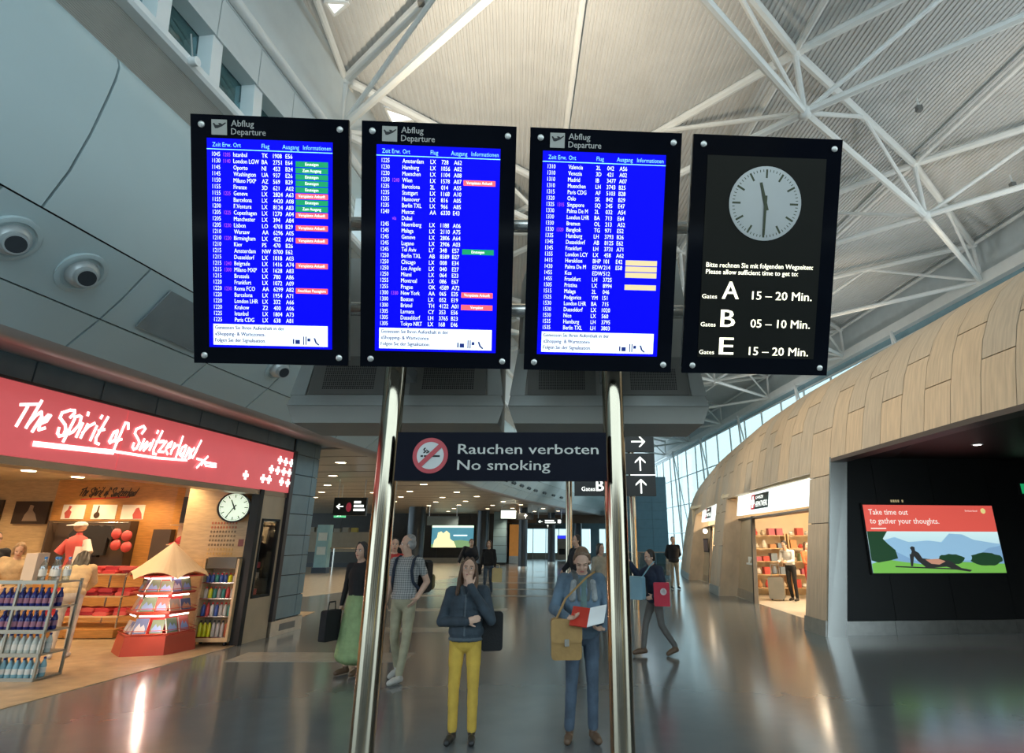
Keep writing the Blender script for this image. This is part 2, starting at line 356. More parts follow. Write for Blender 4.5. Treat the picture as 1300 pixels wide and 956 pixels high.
# sign
sg = thing('shop_sign', 'long red lit fascia sign with white handwritten lettering over the souvenir shop', 'sign', tuple(S(-3, 0, 2.6)))
for a, b in ((-12, -4.2), (-4.19, -.06)): MB().box((a, -.12, 2.56), (b, .02, 3.345), S).build('lightbox', red_sign, sg)
MB().box((-12, -.3, 2.47), (-.06, .0, 2.555), S).build('soffit_rail', M('bronze_rail', (.30, .22, .15), .3, metal=.6), sg)
STK = [[(-5.63,3.11),(-5.43,3.16)],[(-5.55,3.1),(-5.61,2.88)],[(-5.41,3.2),(-5.5,2.88)],[(-5.49,2.92),(-5.43,3.03),(-5.38,3.08),(-5.36,3.03),(-5.42,2.85)],[(-5.35,2.95),(-5.29,2.99),(-5.26,3.06),(-5.29,3.06),(-5.33,3.0),(-5.36,2.93),(-5.35,2.88),(-5.29,2.91)],[(-5.01,3.09),(-4.97,3.15),(-4.98,3.18),(-5.04,3.17),(-5.13,3.12),(-5.14,3.06),(-5.05,2.99),(-5.03,2.94),(-5.04,2.87),(-5.09,2.85),(-5.12,2.88),(-5.12,2.94)],[(-4.95,3.08),(-5.02,2.8)],[(-4.96,3.1),(-4.9,3.13),(-4.87,3.12),(-4.87,3.03),(-4.93,2.93),(-4.97,2.9)],[(-4.83,3.05),(-4.87,2.88)],[(-4.79,3.16),(-4.79,3.19)],[(-4.76,3.05),(-4.81,2.88)],[(-4.8,2.94),(-4.74,3.03),(-4.67,3.08)],[(-4.63,3.05),(-4.67,2.87)],[(-4.6,3.16),(-4.59,3.19)],[(-4.5,3.19),(-4.6,2.91),(-4.59,2.85),(-4.54,2.84)],[(-4.59,3.0),(-4.51,3.03)],[(-5.36,2.72),(-4.31,2.77)],[(-4.31,3.05),(-4.36,3.02),(-4.4,2.9),(-4.38,2.88),(-4.32,2.93),(-4.31,3.04)],[(-4.15,3.1),(-4.17,3.17),(-4.22,3.17),(-4.25,3.03),(-4.3,2.81)],[(-4.32,2.91),(-4.22,2.95)],[(-3.91,3.08),(-3.87,3.15),(-3.91,3.18),(-4.02,3.12),(-4.03,3.06),(-3.95,2.99),(-3.92,2.95),(-3.95,2.87),(-3.99,2.85),(-4.02,2.88),(-4.01,2.93)],[(-3.85,3.01),(-3.89,2.86),(-3.79,2.98),(-3.82,2.86),(-3.73,2.97)],[(-3.68,3.03),(-3.72,2.88)],[(-3.65,3.13),(-3.64,3.16)],[(-3.56,3.17),(-3.65,2.9),(-3.64,2.84),(-3.59,2.84)],[(-3.63,3.01),(-3.5,3.04)],[(-3.57,3.01),(-3.45,3.04),(-3.56,2.88),(-3.46,2.89)],[(-3.43,2.95),(-3.36,2.98),(-3.34,3.05),(-3.4,3.01),(-3.43,2.92),(-3.38,2.87)],[(-3.28,3.04),(-3.32,2.88)],[(-3.32,2.93),(-3.25,3.01),(-3.22,3.02)],[(-3.15,3.16),(-3.21,2.83)],[(-3.06,3.04),(-3.12,3.0),(-3.15,2.9),(-3.12,2.88),(-3.07,2.94),(-3.04,3.04),(-3.08,2.84)],[(-2.98,3.02),(-3.02,2.86)],[(-3.01,2.89),(-2.94,3.0),(-2.92,2.96),(-2.95,2.86)],[(-2.87,3.03),(-2.92,2.96),(-2.91,2.88),(-2.85,2.91),(-2.81,3.01)],[(-2.75,3.16),(-2.87,2.88)],[(-4.43,2.78),(-3.58,2.79),(-2.98,2.83)],[(-2.77,2.88),(-2.63,2.87)],[(-2.54,2.94),(-2.74,2.75)],[(-2.65,2.8),(-2.61,2.87),(-2.57,2.82)],[(-2.58,2.85),(-2.32,2.85)],[(-2.55,2.8),(-2.31,2.81)]]
fz = Sf
mb = MB()
for i, st in enumerate(STK): mb.stroke(st, .06 if (len(st) == 2 and abs(st[0][0] - st[1][0]) > .55) else .034, .021 + .0006 * i, .024 + .0006 * i, lambda a, b, c: S(a, c, b))
mb.build('lettering', white_glow, sg)['kind'] = 'stuff'
for a, b in [(-.5, 3.14), (-.3, 3.13), (-.1, 3.13), (-.74, 2.94), (-.53, 2.94), (-.32, 2.94), (-.12, 2.94), (-.96, 2.75), (-.77, 2.75), (-.35, 2.75), (-.13, 2.745), (-1.48, 2.76)]:
    m2 = MB(); q = .026; r = .075
    m2.prism([(a - q, b - r), (a + q, b - r), (a + q, b - q), (a + r, b - q), (a + r, b + q), (a + q, b + q), (a + q, b + r), (a - q, b + r), (a - q, b + q), (a - r, b + q), (a - r, b - q), (a - q, b - q)], .021, .03, lambda x, y, c: S(x, c, y))
    m2.build('cross', white_glow, sg)
# ---------------------------------------------------------------- roof space frame
def NB(k, j, U=False):
    Y = 16.16 + 7.7 * j - 3.85 * (k % 2)
    return Vector((ROWX[k] + AX * (Y - 16.16), Y, (UZ if U else BZ)[k]))
rf = thing('roof_space_frame', 'white tubular steel space frame under the hall roof', 'roof frame', (4, 16, 9))
def bar(name, a, b, r): return MB().tube(a, b, r, n=8).build(name, white_steel, rf)
JM = range(-2, 6)
def left_limit(p):
    d = p - SA; s = d.dot(SD); return d.dot(SN) - bend(s) > .8
for j in JM:
    for k in range(5):
        ub = NB(k, j, True); bb = NB(k, j)
        if not left_limit(bb): continue
        bar('post', bb, ub, .055)
        MB().ball(bb, .13, 10, 6).build('node', white_steel, rf); MB().ball(ub, .12, 10, 6).build('node', white_steel, rf)
        if j < 5: bar('purlin', ub, NB(k, j + 1, True), .055)
    for k in range(4):
        for dj in ((0, -1) if k % 2 == 0 else (0, 1)):
            # even rows sit at +0, odd rows at -3.85: neighbours of (k, j)
            k2 = k + 1
            jj = j + (1 if (k % 2 == 0 and dj == 0) else 0) if k % 2 == 0 else j + (0 if dj == 0 else -1)
            if jj not in JM: continue
            b0, b1 = NB(k, j), NB(k2, jj); u0, u1 = NB(k, j, True), NB(k2, jj, True)
            if not (left_limit(b0) or left_limit(b1)): continue
            if abs(b0.y - b1.y) > 4: continue
            bar('bottom_chord', b0, b1, .07); bar('top_chord', u0, u1, .085)
            um = (u0 + u1) / 2
            bar('web', b0, um, .045); bar('web', b1, um, .045)
e0, e1 = NB(0, -2), NB(0, 5); MB().box((-.12, 0, -.17), (.12, (e1 - e0).length, .17), frame(e0, Vector((1, -AX, 0)).normalized(), (e1 - e0).normalized(), (0, 0, 1))).build('edge_beam', white_steel, rf)
# hanging clips seen against the roof sheet
# small lamps fixed to the frame
def clip(p, lab):
    t = thing('frame_floodlight', lab, 'light', tuple(p)); p = Vector(p)
    MB().tube(p, p + V(0, 0, .22), .02, n=6).build('stem', white_steel, t); MB().box(tuple(p - V(.05, .05, .1)), tuple(p + V(.05, .05, .02))).build('lamp_housing', M('clip_dark', (.16, .16, .15), .4), t)
clip((-2.03, 6.9, 9.45), 'tiny dark lamp clipped under the roof sheet above the second departure board')
clip((7.4, 10.0, 10.1), 'tiny dark lamp hanging from the roof sheet at upper right')
clip((10.3, 11.6, 9.35), 'tiny lamp hanging from a tube near the pavilion crest')
# skylights: panes glow on their own in place of daylight from above
def sky(p, n_):
    p = [Vector(q) for q in p]; c = sum(p, Vector()) / 3
    t = thing('skylight', n_, 'skylight', tuple(c)); mb = MB()
    d = V(0, 0, .03); mb.add([q for q in p] + [q + d for q in p], [(0, 2, 1), (3, 4, 5), (0, 1, 4, 3), (1, 2, 5, 4), (2, 0, 3, 5)])
    mb.build('pane', M('glowing_pane', (.9, .97, 1), .4, emit=1.3, var=0), t)
    f = MB()
    for i in range(3): f.tube(p[i], p[(i + 1) % 3], .03, n=6)
    f.build('frame', white_steel, t)
SKY = [[(-3.53, 6.98, 9.49), (-3.19, 7.03, 9.52), (-3.48, 7.24, 9.5)], [(-3.27, 9.38, 9.52), (-2.69, 9.74, 9.56), (-3.25, 9.81, 9.53)]]
for p, l in zip(SKY, ('bright triangular skylight in the corner above the first departure board', 'bright triangular skylight just above the second departure board')): sky(p, l)

# ---------------------------------------------------------------- right glass wall
wr = empty_struct('wall_right')
def E(y, z=0, dx=0): return Vector((12.63 + AX * (y - 16.16) + .25 + dx, y, z))
MB().loft([[E(y, 9.05), E(y, 9.05, .25), E(y, 10.6, .25), E(y, 10.6)] for y in (-7, 30, 64)]).build('fascia', grey_wall, wr)
MB().loft([[E(y, 8.62), E(y, 8.62, .12), E(y, 8.9, .12), E(y, 8.9)] for y in (2, 30, 64)]).build('head_rail', M('blue_grey_frame', (.20, .30, .33), .4), wr)
k = 1
for y in np.arange(10, 62, 2.6):
    wn = empty_struct('window_%d' % (40 + k), tuple(E(y))); k += 1
    MB().tube(E(y), E(y, 8.65), .055, n=8).build('mullion', white_steel, wn)
    for z0, z1 in ((0.05, 2.2), (2.2, 4.4), (4.4, 6.6), (6.6, 8.62)):
        MB().box((-.012, .03, z0 + .03), (.012, 2.57, z1 - .03), frame(E(y), (1, 0, 0), (AX, 1, 0), (0, 0, 1))).build('pane', clear_pane, wn)
        MB().box((-.04, .03, z1 - .03), (.04, 2.57, z1 + .03), frame(E(y), (1, 0, 0), (AX, 1, 0), (0, 0, 1))).build('transom', white_steel, wn)
    if k % 3 == 0:
        MB().tube(E(y, 8.9, -.4), E(y + .6, 0, .2), .06, n=8).build('strut', white_steel, wn); MB().tube(E(y, 8.9, -.4), E(y - 1.2, 3, .2), .05, n=8).build('strut', white_steel, wn)
# ground outside
MB().box((14, -60, -3), (160, 160, -2.5)).build('ground', M('apron_concrete', (.42, .43, .43), .8))['kind'] = 'structure'

# ---------------------------------------------------------------- timber pavilion
def base_x(y): return float(np.interp(y, [0, 7, 9, 12.2, 15, 19, 22.3, 26, 30, 33.5, 36.5], [5.6, 5.28, 5.18, 5.06, 4.98, 5.12, 5.38, 5.72, 6.12, 6.6, 7.5]))
def hz(y): return float(np.interp(y, [0, 8, 18, 25, 32, 36.5], [1.0, 1.0, .97, .93, .84, .70]))
HULL = [(0, 0), (.05, .35), (.28, 1.8), (.50, 3.12), (.54, 3.32), (.66, 3.9), (.80, 4.4), (.98, 4.8), (1.22, 5.14), (1.55, 5.42), (2.0, 5.66), (2.7, 5.86), (4.4, 6.05), (6.5, 6.1)]
def hull_pts(z0, z1):
    zs = [z for _, z in HULL if z0 < z < z1]; zz = [z0] + zs + [z1]
    return [(float(np.interp(z, [q[1] for q in HULL], [q[0] for q in HULL])), z) for z in zz]
pv = empty_struct('pavilion', (5.2, 13, 0))
def H(y, dx, z): return Vector((base_x(y) + dx, y, z * (hz(y) if z > 3.3 else 1 - (1 - hz(y)) * z / 3.3)))
def plank(y0, y1, z0, z1, m):
    pr = hull_pts(z0 + .008, z1 - .008); mb = MB(); mb.smooth = True; rings = []
    for y in (y0 + .007, y1 - .007): rings.append([H(y, dx, z) for dx, z in pr] + [H(y, dx + .05, z) for dx, z in reversed(pr)])
    mb.loft(rings); return mb.build('plank', m, pv)
OPEN = [(-2, 12.25, 3.32), (13.15, 20.6, 3.12), (22.4, 28.4, 3.12)]   # black recess and the two shops: y0, y1, head height
pm = [plank_a, plank_b, plank_c]; random.seed(3)
YS = []
for a, b in ((3.05, 12.25), (12.25, 13.15), (13.15, 20.6), (20.6, 22.4), (22.4, 28.4), (28.4, 36.4)):
    n_ = max(1, round((b - a) / .605)); YS += [(a + (b - a) * q / n_, a + (b - a) * (q + 1) / n_) for q in range(n_)]
for i, (y, y1) in enumerate(YS):
    ym = (y + y1) / 2; z0 = 0.26
    for a, b, h in OPEN:
        if a < ym < b: z0 = h
    j1 = (4.08 if i % 2 else 4.62) + random.uniform(-.12, .12); j2 = 5.05 + (.25 if i % 3 else 0)
    zz = [z0] + ([1.55 + .5 * (i % 2)] if z0 < 1 else []) + ([2.7 + .3 * (i % 2)] if z0 < 1 else []) + [j1, 6.08]
    for a, b in zip(zz[:-1], zz[1:]): plank(y, y1, a, b, random.choice(pm))
# dark core behind the planks, kick plates, jambs, roof
cr = []
for yy in np.arange(3.0, 36.5, 1.2):
    cr.append([H(yy, dx + .06, z) for dx, z in hull_pts(3.34, 6.08)] + [H(yy, 6.4, 3.5), H(yy, 1.0, 3.36)])
MB().loft(cr).build('backing', dark_gap, pv)
def side_wall(name, y0, y1, z0, z1, dx0, m, th=.05, par=pv):
    rings = []
    n_ = max(1, int((y1 - y0) / .8))
    for q in range(n_ + 1):
        yy = y0 + (y1 - y0) * q / n_; pr = hull_pts(z0, z1)
        rings.append([H(yy, dx + dx0, z) for dx, z in pr] + [H(yy, dx + dx0 + th, z) for dx, z in reversed(pr)])
    return MB().loft(rings).build(name, m, par)
side_wall('kick_plate', 12.22, 13.16, 0, .27, -.02, kick_steel)
side_wall('kick_plate', 20.6, 22.4, 0, .27, -.02, kick_steel)
side_wall('kick_plate', 28.4, 35.5, 0, .27, -.02, kick_steel)
side_wall('pier_core', 12.3, 13.12, 0, 3.3, .06, dark_gap); side_wall('pier_core', 20.65, 22.35, 0, 3.3, .06, dark_gap)
# end return of the near pier in steel, then the black recess wall with its kick plate
KA = Vector((5.37, 12.4, 0)); KD = (Vector((9.13, 12.77, 0)) - KA).normalized(); KN = Vector((KD.y, -KD.x, 0))
def K(a, o, z): return KA + KD * a + KN * o + Vector((0, 0, z))
MB().hexa([V(5.07, 12.2, 0), V(5.45, 12.24, 0), V(5.45, 12.30, 0), V(5.07, 12.26, 0), V(5.60, 12.2, 3.32), V(5.95, 12.24, 3.32), V(5.95, 12.30, 3.32), V(5.60, 12.26, 3.32)]).build('jamb', steel, pv)
bw = empty_struct('wall_recess')
MB().hexa([K(.02, -.06, .25), K(1.196, -.06, .25), K(1.196, 0, .25), K(.02, 0, .25), K(.60, -.06, 3.4), K(1.196, -.06, 3.4), K(1.196, 0, 3.4), K(.60, 0, 3.4)]).build('panel', black_panel, bw)
for q in range(1, 6): MB().box((-.05 + q * 1.25 + .004, -.06, .25), (-.05 + (q + 1) * 1.25 - .004, 0, 3.4), K).build('panel', black_panel, bw)
for q in range(6): MB().box((-.1 + q * 1.25 + .003, -.06, 0), (-.1 + (q + 1) * 1.25 - .003, .02, .245), K).build('kick_plate', kick_steel, bw)
MB().hexa([V(5.95, 3, 3.34), V(13, 3, 3.34), V(13, 14.5, 3.34), V(5.85, 12.4, 3.34), V(5.95, 3, 3.4), V(13, 3, 3.4), V(13, 14.5, 3.4), V(5.85, 12.4, 3.4)]).build('ceiling', black_panel, bw)
MB().box((12.5, 2, 0), (12.7, 14, 3.4)).build('side_wall', black_panel, bw)
side_wall('soffit_edge', 3.05, 12.25, 3.25, 3.33, .0, M('soffit_brown', (.09, .07, .06), .4), .3)
for q, yy in enumerate((7.3, 9.0, 10.6)):
    t = thing('recessed_downlight', ('small white downlight in the black recess ceiling near the frame edge', 'second small downlight deeper in the black recess ceiling', 'third small downlight in the black recess ceiling')[q], 'light', (8.2 - .35 * q, yy, 3.33))
    MB().lathe([(.09, -.012), (.09, .0)], (8.2 - .35 * q, yy, 3.335), 14).build('trim_ring', white_paint, t); MB().lathe([(.06, -.014), (.06, -.006)], (8.2 - .35 * q, yy, 3.332), 12).build('lens', white_light, t)
# poster lightbox: outlines lie in the plane of the print
KF = lambda a, b, c=0.: K(a, c, b)
pb = thing('advertising_lightbox', 'backlit poster on the black wall with a red band over a mountain meadow', 'poster', tuple(K(2.2, 0, 1.1)))
x0, x1, z0, z1, zm = .84, 3.65, 1.10, 2.39, 1.88
def em(name, c, e=.8): return M(name, c, .5, emit=e, var=0)
MB().box((x0 - .03, .0, z0 - .03), (x1 + .03, .05, z1 + .03), K).build('frame', black_m, pb)
def flat(name, poly, c, m):
    return MB().prism(poly, c, c + .002, KF).build(name, m, pb)
flat('red_band', [(x0, zm), (x1, zm), (x1, z1), (x0, z1)], .051, em('poster_red', (.72, .10, .075), .75))
sk = bpy.data.materials.new('poster_sky'); sk.use_nodes = True; t_ = sk.node_tree; b_ = t_.nodes['Principled BSDF']
tc = t_.nodes.new('ShaderNodeTexCoord'); sp = t_.nodes.new('ShaderNodeSeparateXYZ'); rp = t_.nodes.new('ShaderNodeValToRGB'); t_.links.new(tc.outputs['Generated'], sp.inputs[0]); t_.links.new(sp.outputs[2], rp.inputs[0])
rp.color_ramp.elements[0].color = (.34, .55, .72, 1); rp.color_ramp.elements[1].color = (.62, .86, .86, 1); rp.color_ramp.elements[0].position = .25
t_.links.new(rp.outputs[0], b_.inputs['Emission Color']); b_.inputs['Emission Strength'].default_value = .48; b_.inputs['Base Color'].default_value = (.1, .1, .1, 1)
flat('picture', [(x0, z0), (x1, z0), (x1, zm), (x0, zm)], .051, sk)
def PX(pts):  # poster print in unit coordinates
    return [(x0 + (x1 - x0) * a, z0 + (zm - z0) * b) for a, b in pts]
flat('far_mountain', PX([(.02, .0), (.02, .7), (.2, .86), (.3, .74), (.45, .78), (.55, .74), (.62, .95), (.72, .93), (.8, .8), (.95, .72), (1, .7), (1, 0)]), .0535, em('mountain_blue', (.26, .45, .62), .8))
flat('near_mountain', PX([(.05, 0), (.05, .75), (.2, .5), (.32, .3), (.5, .28), (.75, .3), (.9, .6), (1, .66), (1, 0)]), .056, em('mountain_deep', (.20, .36, .55), .75))
flat('meadow', PX([(0, 0), (0, .22), (.1, .33), (.25, .26), (.4, .2), (.6, .27), (.8, .25), (1, .22), (1, 0)]), .0585, em('meadow_green', (.16, .42, .07), .8))
random.seed(11)
def blob(cx, cy, rx, ry, n_=22, j=.25): return PX([(cx + rx * math.cos(2 * math.pi * q / n_) * (1 + random.uniform(-j, j)), cy + ry * math.sin(2 * math.pi * q / n_) * (1 + random.uniform(-j, j))) for q in range(n_)])
flat('tree', [q for q in PX([(0, .3), (.05, .25), (.14, .3), (.2, .35), (.19, .55), (.14, .7), (.11, .82), (.15, 1), (0, 1)])], .061, em('tree_dark', (.02, .07, .03), .5))
flat('bush', blob(.60, .33, .10, .12, j=.1), .061, em('tree_dark', (.02, .07, .03), .5)); flat('bush', blob(.865, .33, .12, .16, j=.1), .063, em('tree_dark', (.02, .07, .03), .5))
sil = em('silhouette', (.05, .05, .05), .3)
flat('bench', PX([(.17, .17), (.7, .10), (.7, .07), (.17, .14)]), .065, sil)
flat('figure', PX([(.285, .16), (.29, .45), (.3, .45), (.31, .52), (.30, .6), (.315, .64), (.335, .62), (.335, .53), (.36, .48), (.38, .35), (.47, .32), (.58, .3), (.66, .12), (.74, .07), (.72, .03), (.62, .08), (.55, .15), (.4, .12), (.34, .3), (.32, .4), (.30, .16)]), .067, sil)
flat('shirt', PX([(.40, .32), (.5, .34), (.55, .28), (.5, .2), (.44, .22)]), .069, em('skin_print', (.62, .3, .2), .6))
mb = MB(); mb.text('Take time out', x0 + .10, 2.20, .155, .054, KF, width=.84, bold=.006); mb.text('to gather your thoughts.', x0 + .10, 2.03, .155, .054, KF, width=1.48, bold=.006); mb.box((x0 + .1, .054, 1.925), (x0 + .42, .055, 1.945), K); mb.build('lettering', em('poster_white', (.85, .8, .72), .8), pb)
mb = MB(); mb.text('Switzerland', x1 - .62, 2.27, .05, .054, KF, width=.27); mb.build('small_lettering', em('poster_white', (.85, .8, .72), .8), pb)
MB().lathe([(.055, 0), (.055, .003)], n=9, fr=lambda a, b, c: K(x1 - .22 + a, .054 + c, 2.285 + b)).build('flower_mark', em('flower_yellow', (.75, .65, .25), .8), pb)
lt = thing('wall_number_plate', 'small dim lit lettering plate just above the backlit poster', 'sign', tuple(K(1.6, 0, 2.45)))
mb = MB(); [mb.box((a, .012, 2.445), (a + .035, .013, 2.445 + h_), K) for a, h_ in ((1.48, .05), (1.53, .05), (1.58, .05), (1.63, .05), (1.72, .05))]; MB().box((1.45, 0, 2.42), (1.8, .01, 2.52), K).build('plate', black_m, lt); mb.build('lettering', em('dim_yellow', (.5, .4, .2), .5), lt)
ex = thing('exit_sign', 'green lit emergency exit sign at the right edge on the black wall', 'sign', tuple(K(4.3, 0, 2.7)))
MB().box((4.36, 0, 2.62), (4.8, .08, 2.86), K).build('body', black_m, ex); MB().box((4.38, .08, 2.64), (4.78, .085, 2.84), K).build('panel', M('exit_green', (.01, .30, .10), .4, emit=.9, var=0), ex)
mb = MB(); mb.prism([(4.44, 2.68), (4.5, 2.74), (4.47, 2.78), (4.53, 2.81), (4.56, 2.76), (4.62, 2.74), (4.56, 2.70), (4.58, 2.66), (4.52, 2.69)], .086, .088, KF); mb.build('pictogram', white_glow, ex)

# ---------------------------------------------------------------- the two craft shops inside the pavilion
glow_wall = M('warm_shop_wall', (.82, .70, .50), .6, var=.05)
def craft_shop(y0, y1, label_sign, n_):
    # lit fascia, recessed
    t = thing('shop_sign', label_sign, 'sign', tuple(H(y0, .4, 2.5)))
    def G(dx): return lambda y, z, c=0.: H(y, dx + z * .16 - c, z)
    def F(y, z, c=0.):  # flat frame of the fascia
        a = H(y0 + .02, .42, 0); b = H(y1 - .1, .42, 0); q = (y - y0) / (y1 - y0); p = a.lerp(b, q); return Vector((p.x + .16 * (z - 2.4) + .24 - c, p.y, z))
    mb = MB(); mb.hexa([F(y0 + .02, 2.44, .0), F(y1 - .45, 2.44, .0), F(y1 - .45, 2.44, -.1), F(y0 + .02, 2.44, -.1), F(y0 + .02, 3.09, 0), F(y1 - .45, 3.09, 0), F(y1 - .45, 3.09, -.1), F(y0 + .02, 3.09, -.1)])
    mb.build('lightbox', M('white_fascia', (.85, .93, .92), .4, emit=.95, var=0), t)
    yc = y0 + (y1 - y0) * .60; wd = 1.35 if n_ == 0 else 1.25
    def B(u, v, c=0.): return F(yc - u, v, c)   # reads left (far) to right (near)
    MB().prism([(-.9, 2.56), (.75, 2.56), (.75, 2.98), (-.9, 2.98)], .004, .008, B).build('sign_panel', M('sign_black', (.03, .05, .05), .4, var=0), t)
    MB().prism([(-.9, 2.56), (-.55, 2.56), (-.55, 2.98), (-.9, 2.98)], .009, .012, B).build('red_field', M('flag_red', (.65, .04, .06), .4, emit=.3, var=0), t)
    q = .06; r = .16; cx, cy = -.725, 2.77
    MB().prism([(cx - q, cy - r), (cx + q, cy - r), (cx + q, cy - q), (cx + r, cy - q), (cx + r, cy + q), (cx + q, cy + q), (cx + q, cy + r), (cx - q, cy + r), (cx - q, cy + q), (cx - r, cy + q), (cx - r, cy - q), (cx - q, cy - q)], .013, .015, B).build('white_cross', white_glow, t)
    mb = MB(); mb.text('SCHWEIZER', -.48, 2.84, .12, .0095, B, width=.75); mb.text('HEIMATWERK', -.48, 2.62, .22, .0095, B, width=1.15); mb.build('lettering', white_glow, t)
    # recess: reveal, slanted display wing, dark frame, interior
    a = empty_struct('trim_%d' % (2 + n_), tuple(H(y1, 0, 0)))
    far = lambda dx, y, z: H(y, dx + (.16 * z if z else 0), z)
    MB().hexa([far(.02, y1, 0), far(.62, y1 - .05, 0), far(.62, y1, 0), far(.02, y1 + .03, 0), far(.03, y1, 3.12), far(.62, y1 - .05, 3.12), far(.62, y1, 3.12), far(.02, y1 + .03, 3.12)]).build('reveal', plank_c, a)
    MB().hexa([far(.60, y1 - 2.3, .25), far(.64, y1 - 2.3, .25), far(.64, y1, .25), far(.60, y1, .25), far(.55, y1 - 1.55, 2.45), far(.6, y1 - 1.55, 2.45), far(.6, y1, 2.45), far(.55, y1, 2.45)]).build('display_wing', M('wing_tan', (.40, .31, .20), .45, var=.05), a)
    MB().hexa([far(.58, y1 - 2.35, 0), far(.64, y1 - 2.35, 0), far(.64, y1, 0), far(.58, y1, 0), far(.58, y1 - 2.3, .25), far(.64, y1 - 2.3, .25), far(.64, y1, .25), far(.58, y1, .25)]).build('kick_plate', kick_steel, a)
    MB().hexa([far(.52, y1 - 2.45, 0), far(.64, y1 - 2.45, 0), far(.64, y1 - 2.32, 0), far(.52, y1 - 2.32, 0), far(.5, y1 - 1.66, 2.46), far(.6, y1 - 1.66, 2.46), far(.6, y1 - 1.54, 2.46), far(.5, y1 - 1.54, 2.46)]).build('door_frame', M('frame_dark', (.035, .028, .02), .4), a)
    MB().hexa([far(.45, y0, 2.40), far(.8, y0, 2.40), far(.8, y1, 2.40), far(.45, y1, 2.40), far(.45, y0, 2.45), far(.8, y0, 2.45), far(.8, y1, 2.45), far(.45, y1, 2.45)]).build('head', M('frame_dark', (.035, .028, .02), .4), a)
    w_ = None; x = base_x((y0 + y1) / 2)
    MB().box((x + .7, y0 + .06, .0003), (x + 5.5, y1 + .6, .006)).build('floor_craft_shop', M('pale_shop_floor', (.6, .55, .45), .3))['kind'] = 'structure'
    MB().box((x + 5.3, y0 + .06, 0), (x + 5.4, y1 + .8, 3.2)).build('wall_craft_back', glow_wall)['kind'] = 'structure'
    MB().box((x + .75, y1 + .5, 0), (x + 5.4, y1 + .6, 3.2)).build('wall_craft_far', glow_wall)['kind'] = 'structure'; MB().box((x + .9, y0 + .06, 0), (x + 5.4, y0 + .14, 3.2)).build('wall_craft_near', glow_wall)['kind'] = 'structure'
    MB().box((x + .7, y0 + .06, 3.05), (x + 5.4, y1 + .6, 3.15)).build('ceiling_craft_shop', glow_wall)['kind'] = 'structure'
    for q in range(3):
        l = thing('ceiling_lamp', 'round warm ceiling lamp inside the %s craft shop, %s from its near end' % (('near', 'far')[n_], ORD[q]), 'light', (x + 2.6, y0 + 1.2 + q * 2, 3.05), 'ceiling lamps in the %s craft shop' % ('near', 'far')[n_])
        MB().lathe([(.16, -.02), (.16, 0)], (x + 2.6, y0 + 1.2 + q * 2, 3.05), 16).build('diffuser', warm_light, l)
        lamp('shop_lamp', 'AREA', (x + 2.6, y0 + 1.2 + q * 2, 3.0), 60, (1, .80, .56), shape='DISK', size=.9)
    return x
cx0 = craft_shop(13.15, 20.6, 'white lit fascia with a dark red and white name board over the nearer craft shop', 0)
craft_shop(22.4, 28.4, 'white lit fascia with a dark name board over the farther craft shop', 1)
# display shelves and goods of the nearer craft shop, against its far end wall
def rack_unit(nm, lab, x, y, wd, m, dp=.4, h=1.9, n_=5):
    t = thing(nm, lab, 'shelf', (x, y, 0))
    for q in (0, wd): MB().box((x + q - .02, y - .02, 0), (x + q + .02, y + dp, h)).build('upright', m, t)
    for q in range(n_): MB().box((x, y, .25 + q * (h - .3) / (n_ - 1) - .02), (x + wd, y + dp, .25 + q * (h - .3) / (n_ - 1))).build('shelf', m, t)
    return t
random.seed(5)
gc = [(.55, .08, .06), (.6, .5, .36), (.2, .25, .3), (.65, .6, .5), (.5, .25, .1), (.25, .35, .2), (.7, .66, .6), (.5, .12, .15)]
gm = [M('goods_%d' % q, c, .5) for q, c in enumerate(gc)]
CN = ['red', 'cream', 'slate', 'pale', 'brown', 'green', 'white', 'crimson']
for u, (ux, uy) in enumerate(((6.45, 20.55), (7.65, 20.55), (8.85, 20.55))):
    rack_unit('display_shelf', ('pale wooden display shelf with craft goods nearest the shop entrance', 'pale wooden display shelf in the middle of the craft shop wall', 'pale wooden display shelf deepest inside the craft shop')[u], ux, uy, 1.1, wood_pale)
    for q in range(5):
        for g in range(4):
            c = random.randrange(8); z = .25 + q * 1.6 / 4; hh = random.uniform(.12, .26); x = ux + .08 + g * .26
            mb = MB(); s_ = random.random()
            if s_ < .5: mb.box((x, uy + .03, z), (x + .2, uy + .28, z + hh))
            else: mb.lathe([(.03, 0), (.08, .02), (.09, hh * .5), (.05, hh * .8), (.06, hh)], (x + .1, uy + .16, z), 10)
            tag(mb.build('craft_box' if s_ < .5 else 'craft_vase', gm[c]), '%s craft %s, %s on %s shelf of the %s craft shop unit' % (CN[c], 'box' if s_ < .5 else 'vase', ORD[g], ('the lowest', 'the second', 'the third', 'the fourth', 'the top')[q], ('first', 'middle', 'last')[u]), 'box' if s_ < .5 else 'vase', 'goods on the craft shop shelves')
tbl = thing('display_table', 'low pale display table with goods near the craft shop doorway', 'table', (6.9, 15.4, 0))
MB().box((6.3, 15.0, .68), (7.6, 15.8, .72)).build('table_top', wood_pale, tbl)
for a in (6.35, 7.55):
    for b in (15.05, 15.75): MB().box((a - .025, b - .025, 0), (a + .025, b + .025, .68)).build('leg', wood_pale, tbl)
for q in range(6):
    c = (0, 7, 1, 0, 6, 4)[q]; tag(MB().box((6.36 + q * .2, 15.2, .72), (6.52 + q * .2, 15.5, .84 + .03 * (q % 3))).build('gift_box', gm[c]), '%s gift box, number %s in the row on the low display table' % (CN[c], ('one', 'two', 'three', 'four', 'five', 'six')[q]), 'box', 'gift boxes on the display table')
